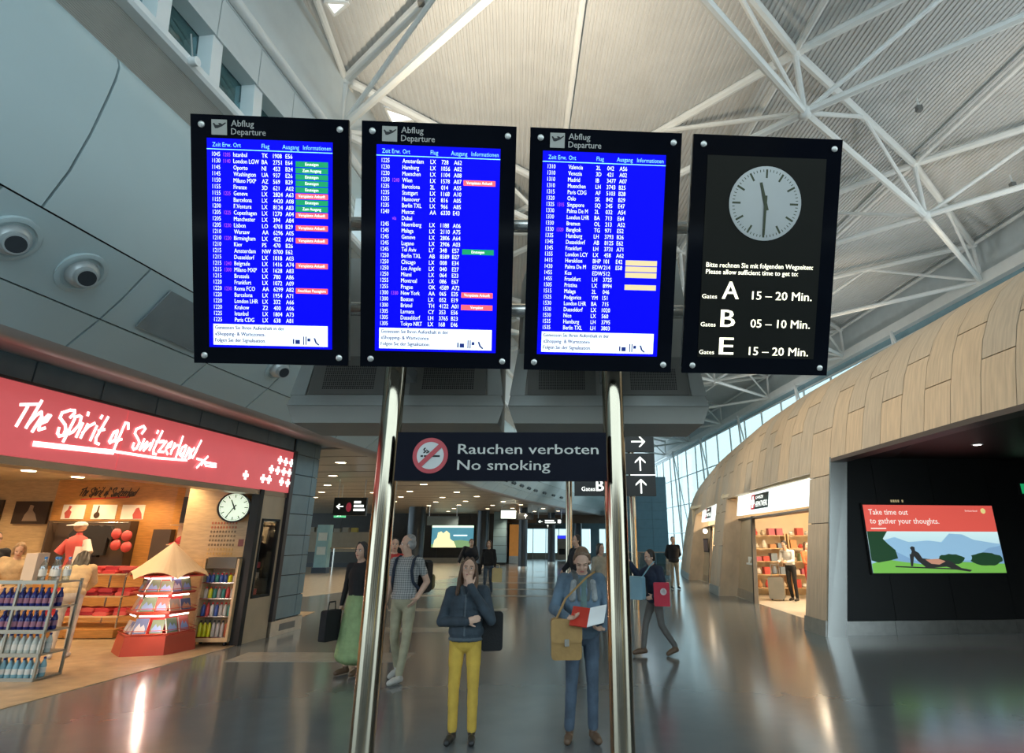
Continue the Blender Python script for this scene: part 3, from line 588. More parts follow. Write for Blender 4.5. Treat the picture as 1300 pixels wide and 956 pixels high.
# pictures and a small lit niche on the display wings
pc = thing('framed_picture', 'small dark framed picture on the slanted wing of the farther craft shop', 'picture', (6.6, 26.8, 1.2))
MB().box((6.46, 26.5, 1.2), (6.5, 27.3, 1.75)).build('frame', black_m, pc); MB().box((6.45, 26.55, 1.25), (6.46, 27.25, 1.7)).build('print', M('print_brown', (.12, .06, .05), .4), pc)
pc = thing('leaflet_holder', 'white leaflet holder on the slanted wing of the nearer craft shop', 'holder', (5.85, 18.9, 1.0))
MB().box((5.83, 18.6, 1.0), (5.93, 19.3, 1.05)).build('tray', white_paint, pc); MB().box((5.9, 18.6, 1.05), (5.93, 19.3, 1.22)).build('leaflet', M('paper_white', (.8, .78, .7), .6), pc)
sp_ = thing('wing_lamp', 'small lit lamp on the slanted wing beside the farther craft shop doorway', 'light', (6.55, 26.9, 2.05)); MB().ball((6.48, 26.9, 2.05), .1, 10, 6).build('globe', warm_light, sp_)
# ---------------------------------------------------------------- souvenir shop
MB().prism([(-5.36, 11.0), (-5.97, 6.0), (-6.2, 3.5), (-16, 3.5), (-16, 16), (-5.9, 16), (-5.4, 11.3)], .0003, .006, lambda a, b, c: V(a, b, c)).build('floor_shop', shop_tile)['kind'] = 'structure'
MB().box((-15, 14.4, 0), (-6.6, 14.5, 3.2)).build('wall_shop_back', wood_tan)['kind'] = 'structure'
MB().box((-11.55, 14.2, 0), (-8.75, 14.4, 3.25)).build('trim_orange', wood_orange)['kind'] = 'structure'
MB().hexa([V(-8.75, 14.2, 0), V(-7.9, 14.0, 0), V(-7.9, 14.4, 0), V(-8.75, 14.4, 0), V(-8.75, 14.2, 3.2), V(-7.9, 14.0, 3.2), V(-7.9, 14.4, 3.2), V(-8.75, 14.4, 3.2)]).build('trim_orange', wood_orange)['kind'] = 'structure'
MB().box((-15, 3.5, 0), (-14.9, 14.5, 3.2)).build('wall_shop_far', wood_tan)['kind'] = 'structure'
MB().prism([(-5.7, 11.2), (-6.2, 6.0), (-6.4, 3.5), (-15, 3.5), (-15, 14.5), (-6.2, 14.5)], 3.0, 3.1, lambda a, b, c: V(a, b, c)).build('ceiling_shop', M('shop_ceiling', (.6, .52, .38), .6))['kind'] = 'structure'
MB().box((-.80, -1.5, 0), (-.74, -.08, 3.0), S).build('wall_shop_end', wood_tan)['kind'] = 'structure'
MB().box((-.72, -1.0, 0), (-.05, -.95, 2.56), S).build('wall_vitrine_back', wood_tan)['kind'] = 'structure'
# glazed vitrine beside the pillar
vt = thing('display_vitrine', 'narrow glazed display case with dark frame beside the slate pillar', 'display case', tuple(S(-.4, -.1, 0)))
MB().box((-.95, -.14, 0), (-.84, .02, 2.56), S).build('dark_post', black_m, vt)
MB().box((-.84, -.1, 0), (-.06, -.02, .72), S).build('lower_panel', M('beige_panel', (.48, .38, .26), .4), vt)
MB().box((-.84, -.1, 2.05), (-.06, -.02, 2.56), S).build('upper_panel', M('beige_panel', (.48, .38, .26), .4), vt)
MB().box((-.84, -.1, .72), (-.72, -.02, 2.05), S).build('side_panel', M('beige_panel', (.48, .38, .26), .4), vt)
MB().box((-.17, -.1, .72), (-.06, -.02, 2.05), S).build('side_panel', M('beige_panel', (.48, .38, .26), .4), vt)
fm = MB()
for a in ((-.73, -.10, .71, -.69, .0, 2.06), (-.20, -.1, .71, -.16, .0, 2.06), (-.73, -.1, .71, -.16, 0, .75), (-.73, -.1, 2.02, -.16, 0, 2.06)): fm.box(a[:3], a[3:], S)
fm.build('frame', black_m, vt)
MB().box((-.69, -.04, .75), (-.2, -.03, 2.02), S).build('pane', shop_pane, vt)
MB().box((-.7, -.5, .7), (-.19, -.1, .74), S).build('shelf', black_m, vt)
for q, (z, c) in enumerate(((.74, (.45, .04, .05)), (1.02, (.3, .25, .22)), (1.2, (.5, .05, .06)))):
    if q: MB().box((-.7, -.45, z - .012), (-.19, -.12, z), S).build('shelf', clear_pane, vt)
    tag(MB().box((-.62, -.4, z), (-.28, -.2, z + .1), S).build('boxed_gift', M('vit_%d' % q, c, .4)), 'boxed gift on %s shelf of the narrow glazed display case' % ('the lowest', 'the middle', 'the top')[q], 'box')
vl = thing('vitrine_lamp', 'small lit lamp at the top of the narrow glazed display case', 'light', tuple(S(-.45, -.25, 1.95))); MB().ball(tuple(S(-.45, -.25, 1.95)), .03, 8, 5).build('bulb', warm_light, vl)
# ceiling downlights of the shop
for q, (x, y) in enumerate(((-7.0, 7.2), (-8.6, 7.6), (-10.2, 8.0), (-7.2, 9.0), (-9.0, 9.6), (-10.8, 10.2), (-7.0, 11.0), (-8.8, 11.8), (-10.6, 12.2), (-7.4, 13.2), (-9.2, 13.4), (-10.6, 13.5), (-12.5, 10), (-12.6, 13))):
    t = thing('ceiling_lamp', 'bright oval ceiling lamp, %s of the souvenir shop lamps counted inwards from the bottle rack' % (ORD + ['thirteenth', 'last'])[q], 'light', (x, y, 3.0), 'souvenir shop ceiling lamps')
    MB().lathe([(.12, -.015), (.12, 0)], (x, y, 3.0), 14).build('diffuser', warm_light, t)
    lamp('shop_lamp', 'SPOT', (x, y, 2.95), 70, (1, .72, .42), (x, y + .3, 0), spot_size=R_(125), spot_blend=.6, shadow_soft_size=.08)
# wall print over the orange panel: name in brush lettering with a red underline, three posters
OP = lambda a, b, c=0.: V(a, 14.2 - c, b)
nm = thing('wall_lettering', 'small dark brush lettering with a red underline on the orange wood panel', 'lettering', (-10.4, 14.2, 2.7))
mb = MB(); pts_ = [q for q in STK[:-6] if abs(q[0][0] - q[-1][0]) < .5]
for i, st in enumerate(pts_):
    st2 = [(-11.0 + (a + 5.63) * .46 + .12 * (b - 2.9), 2.64 + (b - 2.88) * .62) for a, b in st]
    mb.stroke(st2, .022, .003 + .0003 * i, .005 + .0003 * i, OP)
mb.build('brush_letters', M('dark_ink', (.05, .025, .01), .5), nm)['kind'] = 'stuff'
MB().prism([(-10.95, 2.54), (-9.85, 2.60), (-9.83, 2.63), (-10.95, 2.57)], .003, .008, OP).build('underline', red_m, nm)
for q, (a, b) in enumerate(((-11.3, -10.78), (-10.62, -10.06), (-9.94, -9.42))):
    t = thing('poster', ('white poster with a small doll figure, first of three on the orange panel', 'white poster with a dark watch, middle of three on the orange panel', 'white poster with red shape, last of three on the orange panel')[q], 'poster', (a, 14.2, 2.1))
    MB().prism([(a, 2.12), (b, 2.12), (b, 2.44), (a, 2.44)], .002, .015, OP).build('sheet', M('poster_sheet', (.78, .70, .58), .5), t)
    mb = MB()
    if q == 0: mb.prism([(a + .1, 2.14), (a + .2, 2.14), (a + .22, 2.28), (a + .17, 2.32), (a + .2, 2.4), (a + .14, 2.42), (a + .12, 2.33), (a + .06, 2.26)], .016, .018, OP)
    elif q == 1: mb.lathe([(.07, 0), (.07, .003)], n=16, fr=lambda x, y, c: OP(a + .13 + x, 2.21 + y, .016 + c)); mb.prism([(a + .11, 2.26), (a + .15, 2.26), (a + .16, 2.42), (a + .13, 2.42)], .016, .018, OP)
    else: mb.prism([(a + .3, 2.13), (a + .5, 2.13), (a + .47, 2.25), (a + .38, 2.38), (a + .32, 2.36), (a + .27, 2.22)], .016, .018, OP)
    mb.build('print', (M('ink_red', (.45, .08, .06), .5), M('dark_ink', (.05, .025, .01), .5), M('ink_red', (.45, .08, .06), .5))[q], t)
# dark display niche with hanging shirts
nc = thing('display_niche', 'dark wall niche with a clothes rail in the orange panel', 'niche', (-10.5, 14.1, 1.1))
MB().box((-11.3, 14.12, 1.12), (-9.5, 14.19, 2.08)).build('back_board', M('niche_dark', (.07, .045, .03), .5), nc); MB().tube((-11.25, 13.95, 2.04), (-9.55, 13.95, 2.04), .015).build('rail', steel, nc)
for a in (-11.3, -9.5): MB().box((a - .02, 13.9, 1.12), (a + .02, 14.18, 2.08)).build('side', M('niche_dark', (.07, .045, .03), .5), nc)
def shirt(mb, x, y, z, wd=.46, h=.62, d=.1):
    fr = lambda a, b, c: V(x + a, y - c, z + b)
    mb.prism([(-.16, -h), (.16, -h), (.18, -.25), (.27, -.33), (.33, -.2), (.2, -.02), (.07, 0), (0, -.04), (-.07, 0), (-.2, -.02), (-.33, -.2), (-.27, -.33), (-.18, -.25)], 0, d, fr)
for q, (x, z) in enumerate(((-10.45, 1.98), (-10.15, 1.94), (-9.95, 1.98))):
    mb = MB(); shirt(mb, x, 13.98 - .1 * q, z); t = mb.build('hanging_shirt', M('shirt_black', (.02, .018, .018), .8)); tag(t, ('black shirt hanging first on the niche rail', 'black shirt hanging in the middle of the niche rail', 'black shirt hanging last on the niche rail')[q], 'shirt')
for q, (x, z) in enumerate(((-9.62, 1.80), (-9.38, 1.76), (-9.58, 1.57), (-9.34, 1.53))):
    mb = MB(); mb.ball((x, 13.72, z), (.115, .06, .115), 14, 8); o = mb.build('red_pouch', M('red_dotted', (.6, .08, .08), .6)); tag(o, 'round red pouch beside the black shirts, ' + ('upper near one', 'upper far one', 'lower near one', 'lower far one')[q], 'pouch', 'red pouches beside the black shirts')
# folded clothes table
tb = thing('clothes_table', 'open metal frame table with tiers of folded red clothes on wooden trays', 'table', (-8.8, 12.2, 0))
for x in (-9.5, -8.75, -7.98):
    for y in (11.9, 12.6): MB().tube((x, y, 0), (x, y, 1.1), .016, n=8).build('leg', steel, tb)
for z in (.34, .68, 1.06): MB().box((-9.55, 11.85, z), (-7.95, 12.65, z + .02)).build('shelf', wood_tan if z > .4 else wood_pale, tb)
for x0 in (-9.6, -8.72):
    MB().hexa([V(x0, 11.7, .02), V(x0 + .82, 11.75, .02), V(x0 + .82, 12.8, .02), V(x0, 12.8, .02), V(x0 - .03, 11.65, .16), V(x0 + .85, 11.7, .16), V(x0 + .85, 12.85, .16), V(x0 - .03, 12.85, .16)]).build('wooden_tray', wood_orange, tb)
random.seed(9)
fold = None
RS = [M('cloth_red', (.55, .045, .05), .8), M('cloth_crimson', (.42, .03, .045), .8), M('cloth_coral', (.62, .10, .09), .8)]
for q, z in enumerate((.36, .70, 1.08)):
    for c in range(5):
        for l in range(2 if q < 2 else 2):
            x = -9.4 + c * .31; y = 11.95 + random.uniform(-.05, .07); h = random.uniform(.058, .066); h = .062; wd = .27 + random.uniform(-.02, .02)
            mb = MB(); mb.smooth = True; rg = []
            for yy in (0, .02, .3, .32):
                e = .012 if yy in (0, .32) else 0
                rg.append([V(x + e, y + yy, z + l * h), V(x + wd - e, y + yy, z + l * h), V(x + wd + .012 - e, y + yy, z + l * h + h * .5), V(x + wd - .01 - e, y + yy, z + (l + 1) * h), V(x + wd * .5, y + yy, z + (l + 1) * h + random.uniform(-.006, .014)), V(x + .01 + e, y + yy, z + (l + 1) * h), V(x - .012 + e, y + yy, z + l * h + h * .5)])
            mb.loft(rg); ci = random.randrange(3)
            tag(mb.build('folded_shirt', RS[ci]), '%s folded red shirt of the %s stack on %s tier of the clothes table' % (('bottom', 'top')[l], ORD[c], ('the lowest', 'the middle', 'the upper')[q]), 'shirt', 'folded red shirts on the clothes table')
# bust form in red and white shirt with cap
mn = thing('display_bust', 'shop bust in a red and white shirt with a white cap behind the folded clothes', 'mannequin', (-9.80, 12.9, 1.1))
mb = MB(); mb.lathe([(.02, 1.1), (.13, 1.1), (.15, 1.2), (.14, 1.35), (.18, 1.5), (.19, 1.62), (.15, 1.72), (.06, 1.77), (.05, 1.82)], (-9.80, 12.9, 0), 16); mb.build('shirt', RS[2], mn)
for s_ in (-1, 1): MB().tube((-9.80 + s_ * .17, 12.9, 1.66), (-9.80 + s_ * .3, 12.85, 1.42), .075, .09, 10).build('sleeve', RS[2] if s_ < 0 else M('cloth_white', (.8, .75, .68), .8), mn)
MB().box((-9.67, 12.7, 1.12), (-9.55, 12.76, 1.55)).build('white_panel', M('cloth_white', (.8, .75, .68), .8), mn)
mb = MB(); mb.ball((-9.80, 12.88, 1.92), (.11, .12, .09), 12, 7); mb.build('head', M('bust_skin', (.6, .4, .25), .6), mn)
mb = MB(); mb.ball((-9.80, 12.88, 1.97), (.125, .13, .07), 12, 7); mb.hexa([V(-9.90, 12.62, 1.95), V(-9.68, 12.62, 1.95), V(-9.68, 12.8, 1.96), V(-9.90, 12.8, 1.96), V(-9.89, 12.63, 1.965), V(-9.69, 12.63, 1.965), V(-9.69, 12.8, 1.985), V(-9.89, 12.8, 1.985)]); mb.build('cap', M('cloth_white', (.8, .75, .68), .8), mn)
# framed photos on the far back wall
for q, (a, b, z0, z1) in enumerate(((-12.55, -11.75, 2.02, 2.52), (-13.6, -12.85, 2.0, 2.55))):
    t = thing('framed_photo', ('dark framed photograph of a seated figure on the tan back wall', 'dark framed photograph at the very edge of the frame on the tan wall')[q], 'picture', (a, 14.3, z0))
    MB().box((a, 14.34, z0), (b, 14.4, z1)).build('frame', M('photo_frame', (.05, .03, .02), .4), t)
    mb = MB(); m_ = (a + b) / 2; F2 = lambda x, y, c: V(x, 14.335 - c, y); mb.prism([(m_ - .15, z0 + .06), (m_ + .2, z0 + .06), (m_ + .12, z0 + .22), (m_ + .04, z0 + .3), (m_ + .05, z0 + .4), (m_ - .04, z0 + .42), (m_ - .06, z0 + .3), (m_ - .12, z0 + .2)], 0, .004, F2)
    mb.build('print', M('photo_grey', (.3, .22, .16), .5), t)
# pyramid-roofed book stand
KX, KY = -6.43, 10.62
ks = thing('book_stand', 'hexagonal red book stand with three lit tiers under a pale pointed canopy', 'stand', (KX, KY, 0))
def hexr(r, z, rot=.25): return [V(KX + r * math.cos(rot + i * math.pi / 3), KY + r * math.sin(rot + i * math.pi / 3), z) for i in range(6)]
MB().loft([hexr(.60, .0), hexr(.56, .27)]).build('base', M('stand_red', (.42, .055, .03), .4), ks)
MB().loft([hexr(.33, .27), hexr(.24, 1.12)]).build('core', M('stand_core', (.66, .05, .04), .4), ks)
zt = [.27, .58, .86]
for q, z in enumerate(zt):
    r = .55 - .05 * q
    MB().loft([hexr(r, z), hexr(r + .012, z + .035), hexr(r - .02, z + .035)] if q else [hexr(r, z), hexr(r, z + .01)]).build('tier_shelf', M('stand_red', (.42, .055, .03), .4), ks)
    mb = MB()
    for i in range(6):
        a = hexr(r + .01, z + .03)[i]; b = hexr(r + .01, z + .03)[(i + 1) % 6]; mb.tube(a, b, .008, n=6); mb.tube(a + V(0, 0, .05), b + V(0, 0, .05), .005, n=6)
    mb.build('retaining_rail', M('stand_red', (.42, .055, .03), .4), ks)
cn = MB(); tip = V(KX, KY, 1.66)
cn.smooth = False
for i in range(6):
    a = hexr(.62, 1.10)[i]; b = hexr(.62, 1.10)[(i + 1) % 6]; ed = []
    for u in range(9):
        t_ = u / 8; p_ = a.lerp(b, t_); p_.z += .10 * math.sin(math.pi * t_); ed.append(p_)
    for lv in range(6):
        k0, k1 = lv / 6, (lv + 1) / 6
        def up(p_, k): f = k ** .85; q_ = p_.lerp(tip, k); q_.z = p_.z + (tip.z - p_.z) * k ** 1.12; return q_
        r0 = [up(p_, k0) for p_ in ed]; r1 = [up(p_, k1) for p_ in ed]
        cn.add(r0 + r1, [(u, u + 1, 10 + u, 9 + u) for u in range(8)])
cn.build('canopy', M('canopy_cream', (.80, .58, .36), .6, var=.05), ks)
MB().loft([hexr(.56, 1.12), hexr(.56, 1.14)]).build('canopy_underside', M('stand_core', (.66, .05, .04), .4), ks)
for q, z in enumerate((.55, .84, 1.1)):
    for i in (3, 4, 5):
        a = hexr(.44 - .05 * q, z)[i]; b = hexr(.44 - .05 * q, z)[(i + 1) % 6]
        MB().tube(a.lerp(b, .1), a.lerp(b, .9), .012, n=6).build('lamp_tube', M('lamp_pink', (1, .82, .74), .4, emit=5, var=0), ks)
    lamp('stand_lamp', 'POINT', (KX + .30 - .0, KY - .60 + .05 * q, z - .03), 2.2, (1, .75, .6), shadow_soft_size=.03)
random.seed(4)
bc = [(.12, .16, .32), (.3, .24, .2), (.16, .22, .14), (.45, .4, .36), (.08, .1, .2), (.5, .12, .1)]
BN = ['dark blue', 'brown', 'green', 'pale grey', 'navy', 'red']
for q, z in enumerate(zt):
    for i, fn in ((3, 'left'), (4, 'front'), (5, 'right')):
        r = .51 - .05 * q; a = hexr(r, 0)[i]; b = hexr(r, 0)[(i + 1) % 6]; d = (b - a).normalized(); out = V(d.y, -d.x, 0)
        for k in range(2):
            wd = .17 + .03 * random.random(); h = .17 + .06 * random.random(); p0 = a.lerp(b, .08 + .46 * k); ci = random.randrange(6)
            fr = frame(p0 + V(0, 0, z + .038), d, (V(0, 0, 1) - out * .38).normalized(), (out + V(0, 0, .38)).normalized())
            t = thing('book', '%s book, %s on the %s face, %s tier of the red stand' % (BN[ci], ('first', 'second')[k], fn, ('lowest', 'middle', 'top')[q]), 'book', tuple(p0 + V(0, 0, z + .04)), 'books on the red book stand')
            MB().prism([(0, 0), (wd, 0), (wd, h), (0, h)], -.035, -.012, fr).build('pages', M('paper', (.8, .76, .68), .7), t)
            MB().prism([(0, 0), (wd, 0), (wd, h), (0, h)], -.012, -.008, fr).build('cover', M('cover_%d' % ci, bc[ci], .35), t)
            MB().prism([(.02, h * .1), (wd - .02, h * .1), (wd - .02, h * .3), (wd * .7, h * .6), (wd * .5, h * .42), (wd * .35, h * .7), (.02, h * .35)], -.008, -.006, fr).build('cover_print', M('print_%d' % (ci % 3), ((.5, .5, .55), (.45, .25, .15), (.2, .3, .55))[ci % 3], .4), t)
# rolling rack with flasks
sx, sy = -6.10, 11.02
sr = thing('flask_rack', 'pale wooden rolling rack of small flasks beside the dark post', 'rack', (sx, sy, 0))
MB().box((sx, sy, .07), (sx + .62, sy + .30, .13)).build('base_board', wood_pale, sr)
for a in (0, .58): MB().box((sx + a, sy, .13), (sx + a + .04, sy + .3, 1.38)).build('side_board', wood_pale, sr)
MB().box((sx + .04, sy + .28, .13), (sx + .58, sy + .3, 1.38)).build('back_board', M('peg_grey', (.4, .33, .25), .6), sr)
MB().box((sx + .06, sy + .02, 1.22), (sx + .56, sy + .26, 1.40)).build('header', M('header_grey', (.16, .14, .12), .5), sr)
for z in (.13, .45, .73, .98): MB().box((sx + .04, sy + .0, z), (sx + .58, sy + .28, z + .015)).build('shelf', steel, sr)
for a in (.05, .57):
    for b in (.05, .26): MB().tube((sx + a - .012, sy + b, .035), (sx + a + .012, sy + b, .035), .035, n=10).build('caster', black_m, sr)
fc = [(.72, .68, .02), (.45, .4, .36), (.5, .12, .05), (.05, .1, .35), (.6, .58, .52), (.05, .25, .2), (.55, .05, .05)]
FN = ['yellow', 'grey', 'orange', 'blue', 'white', 'green', 'red']
pat = [[0, 0, 0, 1, 1, 1, 2], [3, 6, 4, 3, 1, 4, 5], [1, 0, 5, 1, 5, 6, 1], [3, 3, 5, 3, 3, 0, 1]]
for q, z in enumerate((.145, .465, .745, .995)):
    for k in range(7):
        h = (.24, .2, .17, .14)[q]; x = sx + .085 + k * .075; c = pat[q][k]
        t = thing('flask', '%s flask, %s along %s shelf of the rolling rack' % (FN[c], ('first', 'second', 'third', 'fourth', 'fifth', 'sixth', 'last')[k], ('the lowest', 'the second', 'the third', 'the top')[q]), 'flask', (x, sy + .1, z), 'flasks on the rolling rack')
        MB().lathe([(.03, 0), (.033, .01), (.033, h * .72), (.014, h * .84), (.014, h * .9)], (x, sy + .1, z), 10).build('body', M('flask_%d' % c, fc[c], .3), t)
        MB().lathe([(.017, h * .88), (.017, h), (.006, h + .008)], (x, sy + .1, z), 8).build('cap', black_m if q == 0 else red_m, t)
# pegboard with rows of key rings
pg = thing('pegboard', 'pale pegboard on the end wall hung with rows of small key rings', 'display board', (-6.25, 11.36, 1.4))
PF = frame((-6.28, 11.40, 1.40), (SN * 1).normalized(), (0, 0, 1), (-SD).normalized())
MB().prism([(0, -.5), (.56, -.5), (.56, .66), (0, .66)], 0, .03, PF).build('board', wood_pale, pg)
random.seed(2)
for r in range(8):
    for c in range(9):
        z = .60 - r * .075; x = .04 + c * .058; ci = (0 if r < 2 else 1 if r < 6 else 2)
        mb = MB(); mb.prism([(x - .014, z - .04), (x + .014, z - .04), (x + .016, z - .01), (x, z), (x - .016, z - .01)], .031, .043, PF)
        tag(mb.build('key_ring', (M('key_red', (.5, .14, .06), .5), M('key_brown', (.2, .12, .05), .4), M('key_gold', (.55, .35, .12), .4))[ci]), 'tiny %s key ring, %s in the %s row of the pegboard' % (('red', 'brown', 'gold')[ci], ORD[c], ORD[r]), 'key ring', 'tiny %s key rings on the pegboard' % ('red', 'brown', 'gold')[ci])
tg = thing('price_plate', 'small dark red plate fixed on the tan end wall beside the pegboard', 'sign', tuple(PF(.62, .25, .03))); MB().prism([(.60, .18), (.70, .18), (.70, .30), (.60, .30)], 0, .04, PF).build('plate', M('plate_red', (.2, .03, .02), .4), tg)
# shelf with caps under a red-shirt poster
cs = thing('cap_shelf', 'wooden wall shelf unit holding caps behind the book stand', 'shelf', (-7.3, 12.9, 0))
MB().box((-7.85, 13.0, 0), (-6.75, 13.06, 2.0)).build('back_board', wood_pale, cs)
for z in (.9, 1.25, 1.6, 1.98): MB().box((-7.85, 12.7, z - .02), (-6.75, 13.0, z)).build('shelf', wood_pale, cs)
for q, (x, c, l) in enumerate(((-7.62, (.6, .05, .06), 'coral red cap at the near end of the cap shelf'), (-7.25, (.6, .05, .06), 'coral red cap in the middle of the cap shelf'), (-7.03, (.42, .47, .62), 'pale blue cap at the far end of the cap shelf'))):
    t = thing('cap', l, 'cap', (x, 12.8, 1.6)); mb = MB(); mb.ball((x, 12.84, 1.66), (.13, .14, .10), 14, 8); mb.build('crown', M('cap_%d' % min(q, 1) if q < 2 else 'cap_blue', c, .7), t)
    MB().hexa([V(x - .13, 12.6, 1.60), V(x + .09, 12.58, 1.60), V(x + .12, 12.76, 1.63), V(x - .12, 12.76, 1.63), V(x - .12, 12.61, 1.615), V(x + .08, 12.59, 1.615), V(x + .11, 12.76, 1.65), V(x - .11, 12.76, 1.65)]).build('peak', M('cap_%d' % min(q, 1) if q < 2 else 'cap_blue', c, .7), t)
t = thing('folded_paper', 'pale folded scarf lying on the shelf under the caps', 'scarf', (-7.3, 12.8, 1.25)); MB().hexa([V(-7.75, 12.7, 1.25), V(-6.85, 12.7, 1.25), V(-6.85, 12.95, 1.25), V(-7.75, 12.95, 1.25), V(-7.7, 12.72, 1.29), V(-6.95, 12.72, 1.36), V(-6.95, 12.93, 1.36), V(-7.7, 12.93, 1.29)]).build('cloth', M('scarf_pink', (.75, .55, .45), .8), t)
ps = thing('poster', 'dark poster of a child in a red shirt with white cross beside the station clock', 'poster', (-7.5, 13.1, 2.0)); P2 = lambda a, b, c=0.: V(a, 13.1 - c, b)
MB().prism([(-7.9, 2.02), (-7.15, 2.02), (-7.15, 2.55), (-7.9, 2.55)], 0, .02, P2).build('sheet', M('poster_dark', (.06, .04, .03), .5), ps)
MB().prism([(-7.72, 2.06), (-7.45, 2.06), (-7.40, 2.28), (-7.33, 2.2), (-7.28, 2.24), (-7.38, 2.4), (-7.5, 2.43), (-7.6, 2.38), (-7.8, 2.28), (-7.78, 2.23), (-7.66, 2.26)], .021, .024, P2).build('red_shirt', M('print_red_shirt', (.6, .06, .05), .5), ps)
MB().prism([(-7.5, 2.43), (-7.4, 2.43), (-7.38, 2.5), (-7.44, 2.53), (-7.51, 2.5)], .021, .024, P2).build('face', M('print_skin', (.6, .38, .25), .5), ps)
MB().prism([(-7.59, 2.19), (-7.56, 2.19), (-7.56, 2.23), (-7.52, 2.23), (-7.52, 2.26), (-7.56, 2.26), (-7.56, 2.3), (-7.59, 2.3), (-7.59, 2.26), (-7.63, 2.26), (-7.63, 2.23), (-7.59, 2.23)], .025, .027, P2).build('cross', M('poster_sheet', (.78, .70, .58), .5), ps)
MB().box((-7.9, 13.1, 1.98), (-6.6, 13.16, 3.0)).build('trim_tan', wood_tan)['kind'] = 'structure'
MB().box((-9.0, 14.0, .3), (-8.6, 14.19, 1.9)).build('trim_niche', M('niche_dark', (.07, .045, .03), .5))['kind'] = 'structure'
# round station clock on a drum
def clock_face(t, fr, R0, hour_ang, min_ang, sec=None, hm=None, face=None, thick=.0):
    MB().lathe([(R0, 0), (R0, .004)], n=48, fr=fr).build('dial', face, t)
    mb = MB()
    for i in range(60):
        a = math.radians(i * 6); big = i % 5 == 0; l = .24 if big else .07; wd = .028 if big else .010
        p0 = Vector((math.sin(a), math.cos(a))); q = Vector((p0.y, -p0.x)) * R0 * wd; o_ = R0 * .95; i_ = R0 * (.95 - l)
        mb.prism([tuple(p0 * i_ - q), tuple(p0 * i_ + q), tuple(p0 * o_ + q), tuple(p0 * o_ - q)], .0045, .0055, fr)
    mb.build('minute_track', hm, t)
    for nm_, ang, ln, tail, wd, c in (('hour_hand', hour_ang, .60, .2, .045, .008), ('minute_hand', min_ang, .88, .22, .034, .011)):
        a = math.radians(ang); p0 = Vector((math.sin(a), math.cos(a))); q = Vector((p0.y, -p0.x)) * R0 * wd
        MB().prism([tuple(-p0 * R0 * tail - q * 1.2), tuple(-p0 * R0 * tail + q * 1.2), tuple(p0 * R0 * ln + q * .75), tuple(p0 * R0 * ln - q * .75)], c, c + .002, fr).build(nm_, hm, t)
ck = thing('station_clock', 'round black drum clock with lit white dial inside the souvenir shop', 'clock', (-5.72, 11.0, 2.24))
cn_ = V(.52, -.85, -.02).normalized(); cx_ = V(.85, .52, 0).normalized(); cy_ = cn_.cross(cx_); cy_ = cy_ if cy_.z > 0 else -cy_
CF = frame((-5.72, 11.0, 2.24), cx_, cy_, cn_)
MB().lathe([(.22, -.42), (.255, -.38), (.255, .0), (.262, .015), (.235, .02), (.235, .0)], n=40, fr=CF).build('drum', M('drum_black', (.03, .022, .015), .35), ck)
clock_face(ck, frame(CF(0, 0, .004), cx_, cy_, cn_), .235, 335, 212, hm=M('dial_marks', (.02, .02, .02), .5), face=M('dial_glow', (.75, .85, .66), .4, emit=.75, var=0))
MB().tube(CF(0, 0, -.4), CF(-.25, 0, -.9), .03).build('wall_arm', black_m, ck); MB().prism([(.26, -.1), (.36, -.1), (.36, .1), (.26, .1)], -.2, -.1, CF).build('end_bracket', black_m, ck)
# bottle rack in the entrance
bx, by = -7.32, 8.42
br = thing('bottle_rack', 'grey metal rack of bottled water at the shop entrance', 'rack', (bx, by, 0))
for a in (0, .30, .78):
    MB().box((bx + a - .014, by - .014, 0), (bx + a + .014, by + .014, 1.19)).build('upright', M('rack_grey', (.27, .26, .22), .4, metal=.6), br)
for a in (0, .78): MB().box((bx + a - .014, by + .42, 0), (bx + a + .014, by + .45, 1.19)).build('upright', M('rack_grey', (.27, .26, .22), .4, metal=.6), br)
SHZ = (.03, .31, .58, .86, 1.17)
for z in SHZ:
    MB().box((bx - .01, by, z - .02), (bx + .79, by + .44, z)).build('shelf', M('rack_grey', (.27, .26, .22), .4, metal=.6), br)
    MB().box((bx - .01, by - .02, z - .03), (bx + .79, by - .005, z + .015)).build('front_rail', M('rack_grey', (.27, .26, .22), .4, metal=.6), br)
bm_ = [M('water_pale_blue', (.22, .42, .50), .12), M('water_clear', (.50, .55, .52), .12), M('water_dark_blue', (.02, .025, .16), .12), M('water_dark_blue', (.02, .025, .16), .12)]
bn = ['pale blue', 'clear', 'dark blue', 'dark blue']
def bottle(x, y, z, h, r, m, capm, label, group, lm):
    t = thing('water_bottle', label, 'bottle', (x, y, z), group)
    MB().lathe([(r * .9, 0), (r, .01), (r, h * .58), (r * .8, h * .7), (r * .36, h * .86), (r * .36, h * .92)], (x, y, z), 10).build('body', m, t)
    MB().lathe([(r * .42, h * .91), (r * .42, h), (r * .3, h + .003)], (x, y, z), 8).build('cap', capm, t)
    MB().lathe([(r + .001, h * .2), (r + .001, h * .48)], (x, y, z), 10).build('paper_label', lm, t)
lmat = [M('lab_white', (.6, .62, .6), .5), M('lab_pink', (.25, .12, .2), .5)]
for q, z in enumerate(SHZ[:4]):
    for k in range(9):
        for rr in range(2):
            bottle(bx + .06 + k * .083, by + .07 + rr * .12, z, .225, .036, bm_[q], M('cap_navy', (.03, .05, .25), .4), '%s water bottle, %s in the %s row of the %s rack shelf' % (bn[q], ORD[k], ('front', 'back')[rr], ('lowest', 'second', 'third', 'fourth')[q]), 'bottles in the entrance rack', lmat[1 if q > 1 else 0])
cw = glass_mat('bottle_clear', (.75, .82, .82), .25, .05)
